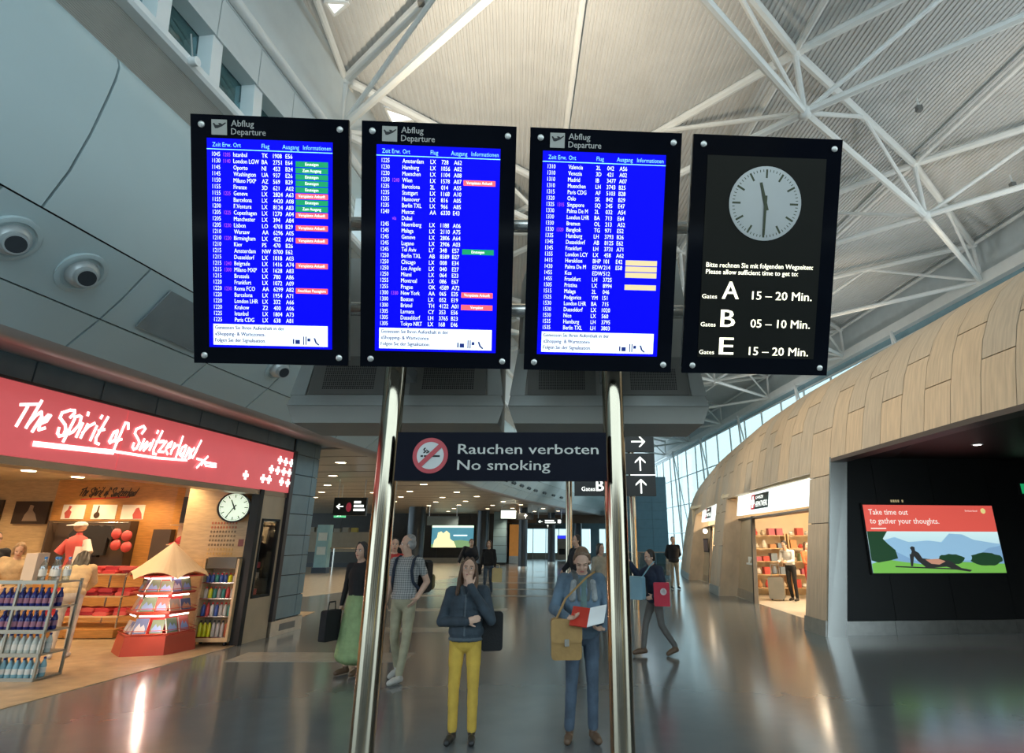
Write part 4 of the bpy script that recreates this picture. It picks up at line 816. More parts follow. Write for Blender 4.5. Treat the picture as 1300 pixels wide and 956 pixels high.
for k, (x, y) in enumerate(((bx + .44, by + .15), (bx + .54, by + .22), (bx + .63, by + .13), (bx + .72, by + .2))):
    bottle(x, by + .15 + .06 * (k % 2), 1.17, .30, .045, cw, M('cap_sky', (.05, .2, .5), .4), 'tall clear bottle with blue cap standing on top of the entrance rack, %s' % ('first', 'second', 'third', 'fourth')[k], 'bottles on top of the entrance rack', lmat[0])
t = thing('carton', 'pale carton standing on top of the bottle rack', 'box', (bx + .3, by + .2, 1.17)); MB().box((bx + .2, by + .1, 1.17), (bx + .36, by + .3, 1.52)).build('box', M('carton', (.62, .48, .36), .6), t)
# ---------------------------------------------------------------- departure boards on two poles
BO = V(-.26, 4.2, 2.92); BH = V(.9987, .0509, 0).normalized(); BN_ = V(.05, -.92, -.39); BN_ = (BN_ - BH * BN_.dot(BH)).normalized(); BU = BN_.cross(BH); BU = BU if BU.z > 0 else -BU
BH2 = (BH - BU * 0.004).normalized(); BU = (BU + BH * .010).normalized()
def Bf(a, b, c=0.): return BO + BH2 * a + BU * b + BN_ * c
def Bx(a, c, b): return Bf(a, b, c)
bolt_m = M('bolt_head', (.62, .61, .57), .3, metal=.6)
icon_m = M('icon_grey', (.30, .31, .28), .5, emit=.12, var=0)
grey_txt = M('board_grey_text', (.34, .34, .32), .5, emit=.10, var=0)
blue_scr = M('screen_blue', (.002, .002, .05), .35, emit=1.0, ecol=(.001, .001, .90), var=0, spec=.08)
txt_w = M('screen_white', (.8, .85, 1), .5, emit=.85, var=0)
txt_c = M('screen_cyan', (.25, .7, .9), .5, emit=.75, var=0)
txt_m = M('screen_magenta', (.42, .06, .60), .5, emit=.75, var=0)
box_g = M('screen_green', (.0, .28, .10), .5, emit=.7, var=0); box_r = M('screen_red', (.85, .09, .11), .5, emit=1, var=0); box_y = M('screen_cream', (.20, .17, .09), .5, emit=.82, ecol=(.9, .76, .42), var=0)
ban_w = M('screen_banner', (.80, .87, .88), .5, emit=.9, var=0); txt_b = M('banner_ink', (.005, .02, .16), .5, emit=.15, ecol=(.02, .08, .6), var=0)
R1 = '''1045 1205|Istanbul|TK|1908|E56|
1130 1140|London LGW|BA|2751|E64|gEinsteigen
1145|Oporto|NI|453|B24|gZum Ausgang
1145|Washington|UA|937|E26|gEinsteigen
1150|Milano MXP|AZ|569|B29|gEinsteigen
1155|Firenze|3D|621|A02|gEinsteigen
1155 1225|Geneve|LX|2824|A63|rVerspätete Ankunft
1155|Barcelona|LX|4420|A08|gEinsteigen
1200|F.Ventura|LX|8124|A83|gZum Ausgang
1205 1225|Copenhagen|LX|1270|A04|rVerspätete Ankunft
1205|Manchester|LX|394|A84|
1205 1230|Lisbon|LO|4701|B29|rVerspätete Ankunft
1210|Warsaw|AA|6296|A05|
1210 1220|Birmingham|LX|422|A01|rVerspätete Ankunft
1210|Kiev|PS|470|B26|
1215|Amsterdam|NW|8700|E62|
1215|Dusseldorf|LX|1018|A03|
1215 1240|Belgrade|LX|1416|A74|rVerspätete Ankunft
1215 1300|Milano MXP|LX|1628|A83|
1215|Brussels|LX|780|A86|
1220|Frankfurt|LX|1072|A09|
1220 1230|Roma FCO|AA|6299|A82|rAnschluss Passagiere
1220|Barcelona|LX|1954|A71|
1220|London LHR|LX|332|A66|
1220|Krakow|Z2|400|A06|
1225|Istanbul|LX|1804|A73|
1225|Paris CDG|LX|638|A81|'''
R2 = '''1225|Amsterdam|LX|728|A62|
1230|Hamburg|LX|1056|A02|
1230|Muenchen|LX|1104|A08|
1230 1240|Wien|LX|1578|A07|rVerspätete Ankunft
1235|Barcelona|2L|014|A55|
1235|Stuttgart|LX|1168|A10|
1235|Hannover|LX|816|A05|
1235|Berlin TXL|LX|966|A85|
1240|Muscat|AA|6330|E43|
 via|Dubai||||
1245|Nuernberg|LX|1188|A06|
1245|Malaga|LX|2110|A75|
1245|Geneve|LX|2806|A64|
1245|Lugano|LX|2906|A03|
1245|Tel Aviv|LY|348|E57|gEinsteigen
1250|Berlin TXL|AB|8589|B27|
1250|Chicago|LX|008|E34|
1250|Los Angele|LX|040|E27|
1250|Miami|LX|064|E23|
1255|Montreal|LX|086|E67|
1255|Prague|OK|4589|A72|
1300 1330|New York|AA|065|E35|rVerspätete Ankunft
1300|Boston|LX|052|E19|
1300|Bristol|TH|4122|A01|rVerspätet
1305|Larnaca|CY|353|E56|
1305|Dusseldorf|LH|3765|B23|
1305|Tokyo NRT|LX|168|E46|'''
R3 = '''1310|Valencia|2L|042|A56|
1310|Venezia|3D|421|A02|
1310|Madrid|IB|3477|A07|
1310|Muenchen|LH|3743|B25|
1315|Paris CDG|AF|5103|B28|
1320|Oslo|SK|842|B29|
1325 1315|Singapore|SQ|345|E47|
1330|Palma De M|2L|032|A54|
1330|London LHR|BA|713|E64|
1330|Bremen|OL|213|A52|
1330 1320|Bangkok|TG|971|E52|
1335|Hamburg|LH|3793|B26|
1345|Dusseldorf|AB|8125|E62|
1345|Frankfurt|LH|3731|A71|
1355|London LCY|LX|458|A62|
1415|Heraklion|BHP|101|E42|y
1430|Palma De M|EDW|214|E58|y
1455|Kos|EDW|512||y
1455|Frankfurt|LH|3725||
1505|Pristina|LX|8994||y
1515|Malaga|2L|046||
1525|Podgorica|YM|151||
1530|London LHR|BA|715||
1530|Dusseldorf|LX|1020||
1530|Nice|LX|560||
1535|Hamburg|LH|3795||
1535|Berlin TXL|LH|3803||'''
def board_body(a0, a1, label, cat='display'):
    t = thing('departure_board' if cat == 'display' else 'clock_board', label, cat, tuple(Bf((a0 + a1) / 2, -.02, 0)))
    MB().box((a0, -.025, -.022), (a1, 0, 1.715), Bx).build('glass_front', black_glass, t)
    MB().box((a0 + .035, -.19, .0), (a1 - .035, -.026, 1.69), Bx).build('casing', alu, t)
    for a, b in ((a0 + .25, .5), (a1 - .25, .5), (a0 + .25, 1.12), (a1 - .25, 1.12)): MB().box((a - .04, -.46, b - .06), (a + .04, -.19, b + .06), Bx).build('bracket', alu, t)
    for a in (a0 + .075, a1 - .06):
        for b in (.035, 1.645):
            MB().lathe([(.022, 0), (.022, .008), (.015, .014), (.006, .015)], n=14, fr=lambda x, y, z, a=a, b=b: Bf(a + x, b + y, z)).build('bolt', bolt_m, t)
    return t
def departure(a0, a1, s0, s1, rows, label):
    t = board_body(a0, a1, label); W_ = s1 - s0; T_, B_ = 1.555, .095
    X = lambda f: s0 + W_ * f
    sc = MB().box((s0, .0005, B_), (s1, .004, T_), Bx).build('screen', blue_scr, t)
    sc['label'] = 'bright blue screen of flight rows'
    mw, mc, mm, mbx = MB(), MB(), MB(), {'g': MB(), 'r': MB(), 'y': MB()}; mt = MB()
    for f, s_ in ((.045, 'Zeit'), (.125, 'Erw.'), (.21, 'Ort'), (.435, 'Flug'), (.60, 'Ausgang'), (.765, 'Informationen')): mc.text(s_, X(f), 1.497, .043, .0062, Bf, sx=.80)
    mc.box((X(.0), .0055, 1.477), (X(1), .0065, 1.483), Bx)
    for i, ln in enumerate(rows.split('\n')):
        y = 1.432 - i * .0443; p_ = ln.split('|'); tm = p_[0].split(' ')
        if tm[0]: mw.text(tm[0], X(.043), y, .043, .0062, Bf, sx=.72, bold=.003)
        if len(tm) > 1: mm.text(tm[1], X(.132), y, .038, .0062, Bf, sx=.70)
        mw.text(p_[1], X(.21), y, .043, .0062, Bf, sx=.73, bold=.007)
        for f, s_ in ((.435, p_[2]), (.525, p_[3]), (.625, p_[4])):
            if s_: mw.text(s_, X(f), y, .043, .0062, Bf, sx=.78, bold=.007)
        if p_[5]:
            q = p_[5][0]; mbx[q].box((X(.705), .0052, y - .010), (X(.965), .0058, y + .028), Bx)
            if q != 'y': mt.text(p_[5][1:], X(.835), y, .030, .0066, Bf, 'C', sx=.78, bold=.01)
    mw.build('flight_text', txt_w, sc)['kind'] = 'stuff'; mc.build('header_text', txt_c, sc)['kind'] = 'stuff'; mm.build('expected_time_text', txt_m, sc)['kind'] = 'stuff'
    if mt.v: mt.build('status_text', M('status_white', (.95, .95, .9), .5, emit=.9, var=0), sc)['kind'] = 'stuff'
    for q, m_ in (('g', box_g), ('r', box_r), ('y', box_y)):
        if mbx[q].v: mbx[q].build('status_bars', m_, sc)['kind'] = 'stuff'
    bn_ = MB().box((X(.035), .0052, .113), (X(.965), .006, .262), Bx).build('banner', ban_w, sc)
    mb = MB()
    for q, s_ in enumerate(('Geniessen Sie Ihren Aufenthalt in der', '«Shopping- & Wartezone».', 'Folgen Sie der Signalisation.')): mb.text(s_, X(.05), .225 - q * .045, .038, .0067, Bf, sx=.84, bold=.024)
    for q in range(3):
        x = X(.68 + q * .085); 
        if q == 0: mb.box((x, .0067, .13), (x + .01, .0072, .165), Bx); mb.box((x + .018, .0067, .13), (x + .05, .0072, .16), Bx)
        elif q == 1: mb.box((x, .0067, .125), (x + .007, .0072, .185), Bx); mb.box((x + .016, .0067, .125), (x + .023, .0072, .185), Bx); mb.prism([(x + .03, .15), (x + .05, .15), (x + .05, .172), (x + .03, .172)], .0067, .0072, Bf)
        else: mb.prism([(x, .175), (x + .012, .175), (x + .022, .145), (x + .042, .128), (x + .034, .122), (x + .012, .14)], .0067, .0072, Bf)
    mb.build('banner_text', txt_b, sc)['kind'] = 'stuff'
    # heading
    cx = a0 + .195; MB().box((cx - .052, .0005, 1.578), (cx + .052, .004, 1.682), Bx).build('icon_plate', icon_m, t)
    P_ = [(-.042, .022), (-.034, .026), (-.022, .012), (.002, .013), (-.006, .024), (.008, .026), (.022, .018), (.043, .032), (.047, .026), (.02, .004), (-.012, -.010), (-.028, -.010), (-.034, .004)]
    MB().prism([(cx + x, 1.632 + y) for x, y in P_], .0045, .0055, Bf).build('plane_symbol', black_m, t)
    mb = MB(); mb.text('Abflug', cx + .08, 1.640, .062, .0015, Bf, width=.155, bold=.01); mb.text('Departure', cx + .08, 1.584, .062, .0015, Bf, width=.235, bold=.01); mb.build('heading_text', grey_txt, t)
departure(-2.325, -1.245, -2.215, -1.355, R1, 'first departure board from the shop side with the most green and red status bars')
departure(-1.155, -.070, -1.050, -.180, R2, 'second departure board from the shop side with one green and three red bars')
departure(.028, 1.120, .122, 1.010, R3, 'third departure board with four cream status bars and no green or red')
t = board_body(1.205, 2.308, 'black clock board with a round white dial and gate walking times', 'clock')
MB().box((1.315, .0005, .10), (2.195, .004, 1.57), Bx).build('information_field', M('field_dark', (.012, .012, .010), .3, var=.05, spec=.15), t)
clock_face(t, frame(Bf(1.755, 1.235, .006), BH2, BU, BN_), .258, 345, 180, hm=M('clock_marks', (.04, .05, .02), .5), face=M('clock_dial', (.34, .33, .20), .5, emit=.72, ecol=(.70, .68, .48), var=0))
MB().lathe([(.258, .0), (.268, .0), (.268, .006), (.258, .006)], n=48, fr=frame(Bf(1.755, 1.235, .005), BH2, BU, BN_)).build('dial_rim', alu, t)
amb = M('amber_white_text', (1, .95, .70), .4, emit=1.3, ecol=(1, .96, .72), var=0)
mb = MB(); mb.text('Bitte rechnen Sie mit folgenden Wegzeiten:', 1.345, .765, .050, .006, Bf, width=.80, bold=.012); mb.text('Please allow sufficient time to get to:', 1.345, .715, .050, .006, Bf, width=.69, bold=.012)
for y, g, n_ in ((.535, 'A', '15 – 20 Min.'), (.328, 'B', '05 – 10 Min.'), (.122, 'E', '15 – 20 Min.')):
    mb.text('Gates', 1.325, y, .045, .006, Bf, width=.112, bold=.004); mb.text(g, 1.475, y, .185, .006, Bf, bold=.015, width=.122 if g == 'A' else .105); mb.text(n_, 1.70, y, .088, .006, Bf, width=.45, bold=.012)
mb.build('lit_text', amb, t)['kind'] = 'stuff'
# poles
for x, l in ((-1.25, 'polished steel pole between the first and second departure boards'), (.445, 'polished steel pole under the third departure board')):
    p_ = thing('display_pole', l, 'pole', (x, 4.5, 0))
    MB().lathe([(.081, 0), (.081, 4.55), (.075, 4.58), (.0, 4.58)], (x, 4.5, 0), 40).build('shaft', pole_steel, p_)
    MB().lathe([(.19, 0), (.19, .02), (.10, .03)], (x, 4.5, 0), 32).build('base_flange', steel, p_)
for z, yy in ((3.45, 4.42), (4.1, 4.22)):
    r_ = thing('mounting_tube', ('lower', 'upper')[z > 4] + ' silver cross tube carrying the boards behind their casings', 'tube', (-.3, yy, z)); MB().tube((-2.4, yy - .03, z), (1.9, yy + .05, z), .055, n=16).build('tube', steel, r_)
    for x in (-1.25, .445): MB().box((x - .11, yy - .06, z - .08), (x + .11, 4.62, z + .08)).build('clamp', alu, r_)
# no-smoking sign between the poles
ns = thing('no_smoking_sign', 'dark no smoking sign with a red ring symbol fixed between the two poles', 'sign', (-.38, 4.36, 2.1)); NF = lambda a, b, c=0.: V(a, 4.36 - c, b)
MB().box((-1.155, 4.36, 2.115), (.375, 4.41, 2.462)).build('panel', dark_panel, ns)
ring_c = (-.905, 2.292)
MB().lathe([(.128, 0), (.128, .003), (.098, .003), (.098, 0)], n=40, fr=lambda a, b, c: NF(ring_c[0] + a, ring_c[1] + b, .001 + c)).build('red_ring', M('ring_red', (.42, .035, .045), .4), ns)
MB().lathe([(.099, 0), (.099, .0015)], n=40, fr=lambda a, b, c: NF(ring_c[0] + a, ring_c[1] + b, .001 + c)).build('white_disc', M('disc_grey', (.52, .52, .50), .5), ns)
mb = MB(); mb.box((ring_c[0] - .045, 4.3555, 2.281), (ring_c[0] + .07, 4.3565, 2.294)); mb.box((ring_c[0] - .07, 4.3555, 2.281), (ring_c[0] - .052, 4.3565, 2.294))
mb.path([NF(ring_c[0] - .05, 2.31, .004), NF(ring_c[0] - .035, 2.322, .004), NF(ring_c[0] - .05, 2.335, .004), NF(ring_c[0] - .038, 2.347, .004)], .004, 6); mb.path([NF(ring_c[0] - .03, 2.31, .004), NF(ring_c[0] - .012, 2.318, .004), NF(ring_c[0] - .03, 2.332, .004)], .004, 6)
mb.build('cigarette_symbol', black_m, ns)
a = .0707; q = .012
MB().prism([(ring_c[0] - a - q, ring_c[1] - a + q), (ring_c[0] - a + q, ring_c[1] - a - q), (ring_c[0] + a + q, ring_c[1] + a - q), (ring_c[0] + a - q, ring_c[1] + a + q)], .005, .0075, NF).build('red_bar', M('ring_red', (.42, .035, .045), .4), ns)
mb = MB(); mb.text('Rauchen verboten', -.705, 2.305, .103, .001, NF, width=1.02, bold=.012); mb.text('No smoking', -.705, 2.19, .103, .001, NF, width=.67, bold=.012); mb.build('lettering', M('sign_grey_text', (.50, .49, .44), .5), ns)
# housings behind the boards
hm_ = M('housing_paint', (.29, .285, .255), .45, metal=.2, var=.03); fm_ = M('housing_frame', (.40, .42, .40), .38, metal=.4, var=.03)
def housing(x0, x1, label):
    t = thing('display_housing', label, 'housing', ((x0 + x1) / 2, 5.1, 2.63))
    def P(e, y, z): return [V(x0 + e, y, z), V(x1 - e, y, z)]
    pr = [(.0, 4.90, 2.775), (.05, 4.93, 2.635), (.05, 5.6, 2.635), (.05, 5.6, 4.2), (.16, 5.02, 4.2), (.07, 4.97, 3.16)]
    r0 = [V(x0 + e, y, z) for e, y, z in pr]; r1 = [V(x1 - e, y, z) for e, y, z in pr]
    MB().loft([r0, r1]).build('casing', hm_, t)
    # bright flared front flange
    FR = lambda a, b, c=0.: V(a, 4.895 + (b - 2.775) * .19 - c, b)
    MB().prism([(x0, 2.775), (x1, 2.775), (x1 - .03, 2.865), (x0 + .03, 2.865)], .0, .012, FR).build('flange', fm_, t)
    for (a, b, c, d) in ((x0, x0 + .13, x0 + .17, x0 + .07), (x1 - .13, x1, x1 - .07, x1 - .17)):
        MB().prism([(a + (d - a) * .165, 2.867), (b + (c - b) * .165, 2.867), (c, 3.3), (d, 3.3)], .0, .012, FR).build('flange', fm_, t)
    for xp in (-1.25, .445):
        if x0 < xp < x1: MB().box((xp - .06, 4.57, 2.98), (xp + .06, 4.98, 3.08)).build('bracket', alu, t)
    mid_ = (x0 + x1) / 2
    for u, (g0, g1) in enumerate(((x0 + .16, mid_ - .10), (mid_ + .10, x1 - .16))):
        mb = MB(); mb.prism([(g0, 2.875), (g1, 2.875), (g1, 3.3), (g0, 3.3)], .003, .008, FR); gp = mb.build('grille_plate', M('grille_plate', (.17, .165, .15), .5, metal=.3), t)
        mb = MB(); nx = 26; w0, w1 = g0 + (g1 - g0) * .16, g0 + (g1 - g0) * .84; d = (w1 - w0) / nx
        for i in range(nx):
            for j in range(13):
                cx, cz = w0 + (i + .5) * d, 2.92 + (j + .5) * d; mb.add([FR(cx + e * d * .34, cz + f * d * .34, .0085) for e, f in ((-1, -1), (1, -1), (1, 1), (-1, 1))], [(0, 1, 2, 3)])
        tag(mb.build('grille_holes', M('hole_black', (.015, .014, .012), .8), gp), kind='stuff')
housing(-2.245, -.43, 'grey display housing with two vent grilles behind the first two boards')
housing(-.395, 1.29, 'grey display housing with two vent grilles behind the third board and clock board')
# overhead gate sign on its own slim poles, farther down the hall
gs = thing('gate_sign', 'black overhead gate sign with white arrows on slim poles down the hall', 'sign', (1.6, 16.5, 0)); GF = lambda a, b, c=0.: V(a, 16.5 - c, b)
for z0, z1 in ((2.82, 3.36), (3.40, 3.96), (4.0, 4.6)): MB().box((.53, 16.5, z0), (2.73, 16.62, z1)).build('panel', M('sign_black_matt', (.012, .014, .014), .4, var=0), gs)
mb = MB(); mb.box((2.05, 16.49, 3.365), (2.73, 16.5, 3.385)); mb.text('B', 1.12, 2.95, .42, .005, GF, bold=.02); mb.text('Gates', .72, 2.95, .16, .005, GF)
def arrow(cx, cz, ang, s=.16):
    ca, sa = math.cos(ang), math.sin(ang); Rr = lambda x, y: (cx + (x * ca - y * sa) * s, cz + (x * sa + y * ca) * s)
    for poly in ([(-.12, -1.2), (.12, -1.2), (.12, .9), (-.12, .9)], [(0, 1.2), (-.9, .35), (-.9, .05), (0, .85)], [(0, 1.2), (.9, .35), (.9, .05), (0, .85)]): mb.prism([Rr(x, y) for x, y in poly], .004, .008, GF)
arrow(2.33, 3.08, 0); arrow(2.33, 3.68, 0); arrow(2.30, 4.28, -math.pi / 2)
mb.build('lettering', white_glow, gs)['kind'] = 'stuff'
for x in (.38, 2.1): MB().tube((x, 16.66, 0), (x, 16.66, 4.7), .085, n=16).build('pole', pole_steel, gs)
# ---------------------------------------------------------------- side hall and far end
sh = empty_struct('ceiling_side_hall')
rr = [HB(s, .7, 3.56) for s in ss if s > -1]
mb = MB(); mb.loft([[HB(s, .75, 3.56), HB(s, .75, 3.6), HB(s, -24, 3.6), HB(s, -24, 3.56)] for s in (1.05, 6, 11, 14, 18, 22, 26, 30, 34, 38, 42, 46)]); mb.build('ceiling_sheet', M('side_ceiling', (.42, .36, .28), .35, var=.05, spec=.6), sh)
for s in np.arange(2.2, 34, 1.6): 
    MB().box((s - .006, -14, 3.553), (s + .006, .6, 3.559), HB).build('joint', M('joint_dark', (.12, .10, .08), .6), sh)
MB().box((-22, 14.55, 0), (-6.5, 14.65, 3.7)).build('shop_end_wall', slate, wf); MB().hexa([S(1.0, -1.2, 0), S(1.03, -1.2, 0), V(-6.5, 14.65, 0), V(-6.5, 14.55, 0), S(1.0, -1.2, 3.7), S(1.03, -1.2, 3.7), V(-6.5, 14.65, 3.7), V(-6.5, 14.55, 3.7)]).build('shop_end_wall', slate, wf)
q = 0
for s in (3.2, 6.4, 9.6, 12.8, 16, 19.5, 23, 27, 31):
    for o in (-.6, -2.4, -4.2, -6.2, -8.4):
        c = HB(s + .5 * (q % 2), o, 3.555); q += 1
        t = thing('recessed_downlight', 'oval downlight, %s in the %s row of the brown side hall ceiling' % (ORD[(q - 1) % 5], ORD[(q - 1) // 5]), 'light', tuple(c), 'side hall downlights')
        MB().lathe([(.17, -.012), (.17, .004)], tuple(c), 16).build('trim_ring', M('ring_bronze', (.3, .22, .15), .4), t)
        MB().lathe([(.13, -.016), (.13, -.006)], tuple(c), 14).build('lens', M('lamp_soft', (1, .80, .52), .4, emit=7, var=0), t)
        if q % 2: lamp('downlight', 'SPOT', (c.x, c.y, 3.5), 130, (1, .80, .58), (c.x, c.y, 0), spot_size=R_(110), spot_blend=.7, shadow_soft_size=.1)
bk = empty_struct('wall_back')
for x in np.arange(-24, -4.2, 2.5): MB().box((x + .01, 48, .35), (x + 2.49, 48.2, 6)).build('panel', M('back_dark', (.035, .032, .03), .5, var=.1), bk)
MB().box((-24, 47.9, 0), (-4.2, 48.1, .34)).build('baseboard', M('stone_base', (.42, .36, .28), .3), bk)
# backlit advert on the dark wall
ad = thing('advertising_screen', 'backlit green-edged advert on the dark wall at the back of the side hall', 'screen', (-7.8, 47.9, 1.0)); AF = lambda a, b, c=0.: V(a, 47.9 - c, b)
MB().box((-9.5, 47.9, 1.0), (-6.15, 48, 2.75)).build('frame', black_m, ad)
MB().prism([(-9.42, 2.52), (-6.22, 2.52), (-6.22, 2.68), (-9.42, 2.68)], 0, .01, AF).build('green_band', M('ad_pale', (.62, .85, .62), .4, emit=1.3, var=0), ad)
MB().prism([(-9.42, 1.08), (-6.22, 1.08), (-6.22, 2.52), (-9.42, 2.52)], 0, .01, AF).build('picture', M('ad_blue', (.08, .26, .34), .4, emit=.9, var=.3, scale=.8), ad)
MB().prism([(-9.42, 1.08), (-6.22, 1.08), (-6.22, 1.5), (-7.2, 1.62), (-8.4, 1.5), (-9.42, 1.3)], .011, .02, AF).build('meadow', M('ad_green', (.2, .34, .16), .4, emit=.9, var=0), ad)
MB().prism([(-9.3, 1.08), (-7.5, 1.08), (-7.7, 1.5), (-8.0, 1.7), (-8.05, 2.1), (-8.3, 2.3), (-8.55, 2.1), (-8.7, 2.25), (-8.95, 2.15), (-9.0, 1.8), (-9.2, 1.6)], .021, .03, AF).build('figures', M('ad_people', (.85, .80, .45), .4, emit=1.0, var=0), ad)
mb = MB(); mb.box((-7.75, 47.86, 1.92), (-6.7, 47.865, 1.99)); mb.build('caption_line', white_glow, ad)
# columns
def column(x, y, r, h, m, lab):
    t = thing('column', lab, 'column', (x, y, 0)); MB().lathe([(r, .12), (r, h)], (x, y, 0), 24).build('shaft', m, t); MB().lathe([(r + .03, 0), (r + .03, .14)], (x, y, 0), 24).build('base_ring', kick_steel, t); return t
cm = M('column_dark', (.035, .045, .055), .3, metal=.3, var=.05)
column(-8.45, 38, .52, 3.6, cm, 'thick dark round column in the side hall behind the grey-haired man')
column(-4.95, 43, .42, 3.6, cm, 'dark round column beside the backlit advert')
column(-1.95, 38.4, .27, 3.6, cm, 'dark round column right of the pale blue pier, down the hall')
column(-.25, 46, .27, 3.6, cm, 'dark round column near the far windows down the hall')
column(1.9, 51, .30, 3.6, cm, 'dark round column farthest down the hall near the slim sign pole')
pr_ = thing('pier', 'pale blue tiled pier at the corner of the side hall', 'pier', (-3.85, 44, 0))
for z in np.arange(.15, 3.4, .565): MB().box((-4.3, 43.8, z + .01), (-3.4, 44.6, z + .555)).build('tile', M('pier_blue', (.20, .32, .37), .4, var=.06), pr_)
MB().box((-4.27, 43.85, 0), (-3.43, 44.55, 3.55)).build('core', dark_gap, pr_)
# far wall with glazing
fw = empty_struct('wall_far')
MB().box((-4, 58.1, 2.6), (6, 58.3, 9.6)).build('upper_wall', M('far_blue', (.12, .19, .22), .5), fw)
for x in (-4.0, 1.55, 3.3, 5.2): MB().box((x, 57.9, 0), (x + .8, 58.2, 2.7)).build('pier', M('far_blue', (.12, .19, .22), .5), fw)
for k_, (x0, x1) in enumerate(((-3.2, 1.55), (2.35, 3.3), (4.1, 5.2))):
    wn = empty_struct('window_%d' % (90 + k_), ((x0 + x1) / 2, 58, 0)); n = max(1, int((x1 - x0) / 1.1)); d = (x1 - x0) / n
    for i in range(n):
        MB().box((x0 + i * d + .03, 58, .5), (x0 + (i + 1) * d - .03, 58.02, 2.6)).build('pane', clear_pane, wn); MB().box((x0 + i * d - .03, 57.95, 0), (x0 + i * d + .03, 58.06, 2.6)).build('mullion', white_steel, wn)
    MB().box((x0, 57.97, 0), (x1, 58.05, .5)).build('lower_panel', M('far_tan', (.4, .36, .28), .5), wn)
MB().box((-24, 58.1, 0), (-4, 58.3, 5)).build('upper_wall', M('back_dark', (.035, .032, .03), .5, var=.1), fw)
MB().box((-3.8, 49.5, 2.9), (6, 49.6, 3.55)).build('downstand', M('far_bronze', (.20, .15, .11), .5), fw)
# lit orange niche beyond the pale pier, with a poster
on = thing('lit_doorway', 'orange lit doorway panel just past the pale blue pier', 'doorway', (-2.95, 47, 0)); MB().box((-3.4, 47, .2), (-2.3, 47.1, 2.75)).build('panel', M('orange_lit', (.62, .26, .06), .4, emit=.25), on); MB().box((-3.4, 46.96, 0), (-2.3, 47.02, .5)).build('plinth', kick_steel, on)
mc = thing('vending_machine', 'tall pale vending machine with a blue lit top near the far windows', 'machine', (.55, 52, 0)); MB().box((.2, 52, .1), (.95, 52.6, 2.0)).build('cabinet', M('vend_tan', (.45, .38, .30), .5), mc); MB().box((.25, 51.98, 1.75), (.9, 52, 1.98)).build('lit_top', M('vend_blue', (.02, .03, .8), .4, emit=1.2, var=0), mc); MB().box((.35, 51.98, .5), (.85, 52, .95)).build('hatch', black_m, mc)
# overhead signs in the distance
def hang(x0, x1, y, z0, z1, lab, nm='overhead_sign', glyph=None, m=None, top=3.56, drop=True):
    t = thing(nm, lab, 'sign', ((x0 + x1) / 2, y, z0)); MB().box((x0, y, z0), (x1, y + .15, z1)).build('panel', m or M('sign_black_matt', (.012, .014, .014), .4, var=0), t)
    for x in (x0 + .1, x1 - .1):
        if drop: MB().tube((x, y + .07, z1), (x, y + .07, top), .02, n=6).build('hanger', alu, t)
    if glyph: mb_ = MB(); glyph(mb_, lambda a, b, c=0.: V(a, y - c, b)); mb_.build('lettering', white_glow, t)
    return t
def garr(cx, cz, s, left):
    def g(mb_, F):
        k_ = -1 if left else 1
        if left is None: mb_.prism([(cx - s * .12, cz - s), (cx + s * .12, cz - s), (cx + s * .12, cz + s), (cx - s * .12, cz + s)], .002, .01, F); mb_.prism([(cx, cz + s), (cx - s * .8, cz + s * .2), (cx - s * .55, cz), (cx, cz + s * .6), (cx + s * .55, cz), (cx + s * .8, cz + s * .2)], .002, .01, F)
        else: mb_.prism([(cx - s, cz - s * .12), (cx + s, cz - s * .12), (cx + s, cz + s * .12), (cx - s, cz + s * .12)], .002, .01, F); mb_.prism([(cx + k_ * s, cz), (cx + k_ * s * .2, cz + s * .8), (cx, cz + s * .55), (cx + k_ * s * .6, cz), (cx, cz - s * .55), (cx + k_ * s * .2, cz - s * .8)], .002, .01, F)
    return g
def g1(mb_, F):
    garr(-6.97, 2.70, .11, True)(mb_, F)
    for q, wd in enumerate((.22, .32, .36)): mb_.box((-6.52, 19.985, 2.80 - q * .12), (-6.52 + wd, 19.99, 2.87 - q * .12))
t = hang(-7.18, -6.12, 20, 2.42, 2.98, 'black hanging sign with a white left arrow and red mark in the side hall', glyph=g1)
MB().ball((-6.68, 19.99, 2.68), (.09, .02, .15), 10, 6).build('red_mark', M('mark_red', (.4, .03, .06), .5, emit=.3), t)
t = thing('exit_sign', 'small green exit sign under the hanging sign in the side hall', 'sign', (-7.65, 22, 2.45)); MB().box((-7.85, 22, 2.42), (-7.45, 22.1, 2.66)).build('body', M('exit_bright', (.1, .55, .25), .4, emit=1.0, var=0), t); MB().tube((-7.65, 22.05, 2.66), (-7.65, 22.05, 3.56), .015, n=6).build('hanger', alu, t)
mb = MB(); mb.prism([(-7.74, 2.45), (-7.68, 2.52), (-7.72, 2.57), (-7.66, 2.62), (-7.6, 2.56), (-7.55, 2.55), (-7.62, 2.5), (-7.58, 2.45), (-7.65, 2.49)], 0.002, .01, lambda a, b, c: V(a, 22 - c, b)); mb.build('pictogram', white_glow, t)
t = hang(-3.1, -2.15, 35, 2.75, 3.3, 'white lit hanging box sign beside the pale blue pier', glyph=None); MB().box((-3.05, 34.98, 2.8), (-2.2, 35, 3.25)).build('lit_face', M('box_white', (.8, .9, .8), .4, emit=1.1, var=0), t)
hang(-2.1, -1.2, 35, 2.75, 3.1, 'small black hanging sign with a white up arrow', glyph=garr(-1.65, 2.93, .12, None))
def g3(mb_, F):
    garr(-.9, 2.75, .12, True)(mb_, F); mb_.box((-.62, 38.98, 2.66), (.05, 38.99, 2.72)); mb_.box((-.62, 38.98, 2.78), (-.05, 38.99, 2.84)); mb_.box((.18, 38.98, 2.66), (.38, 38.99, 2.86))
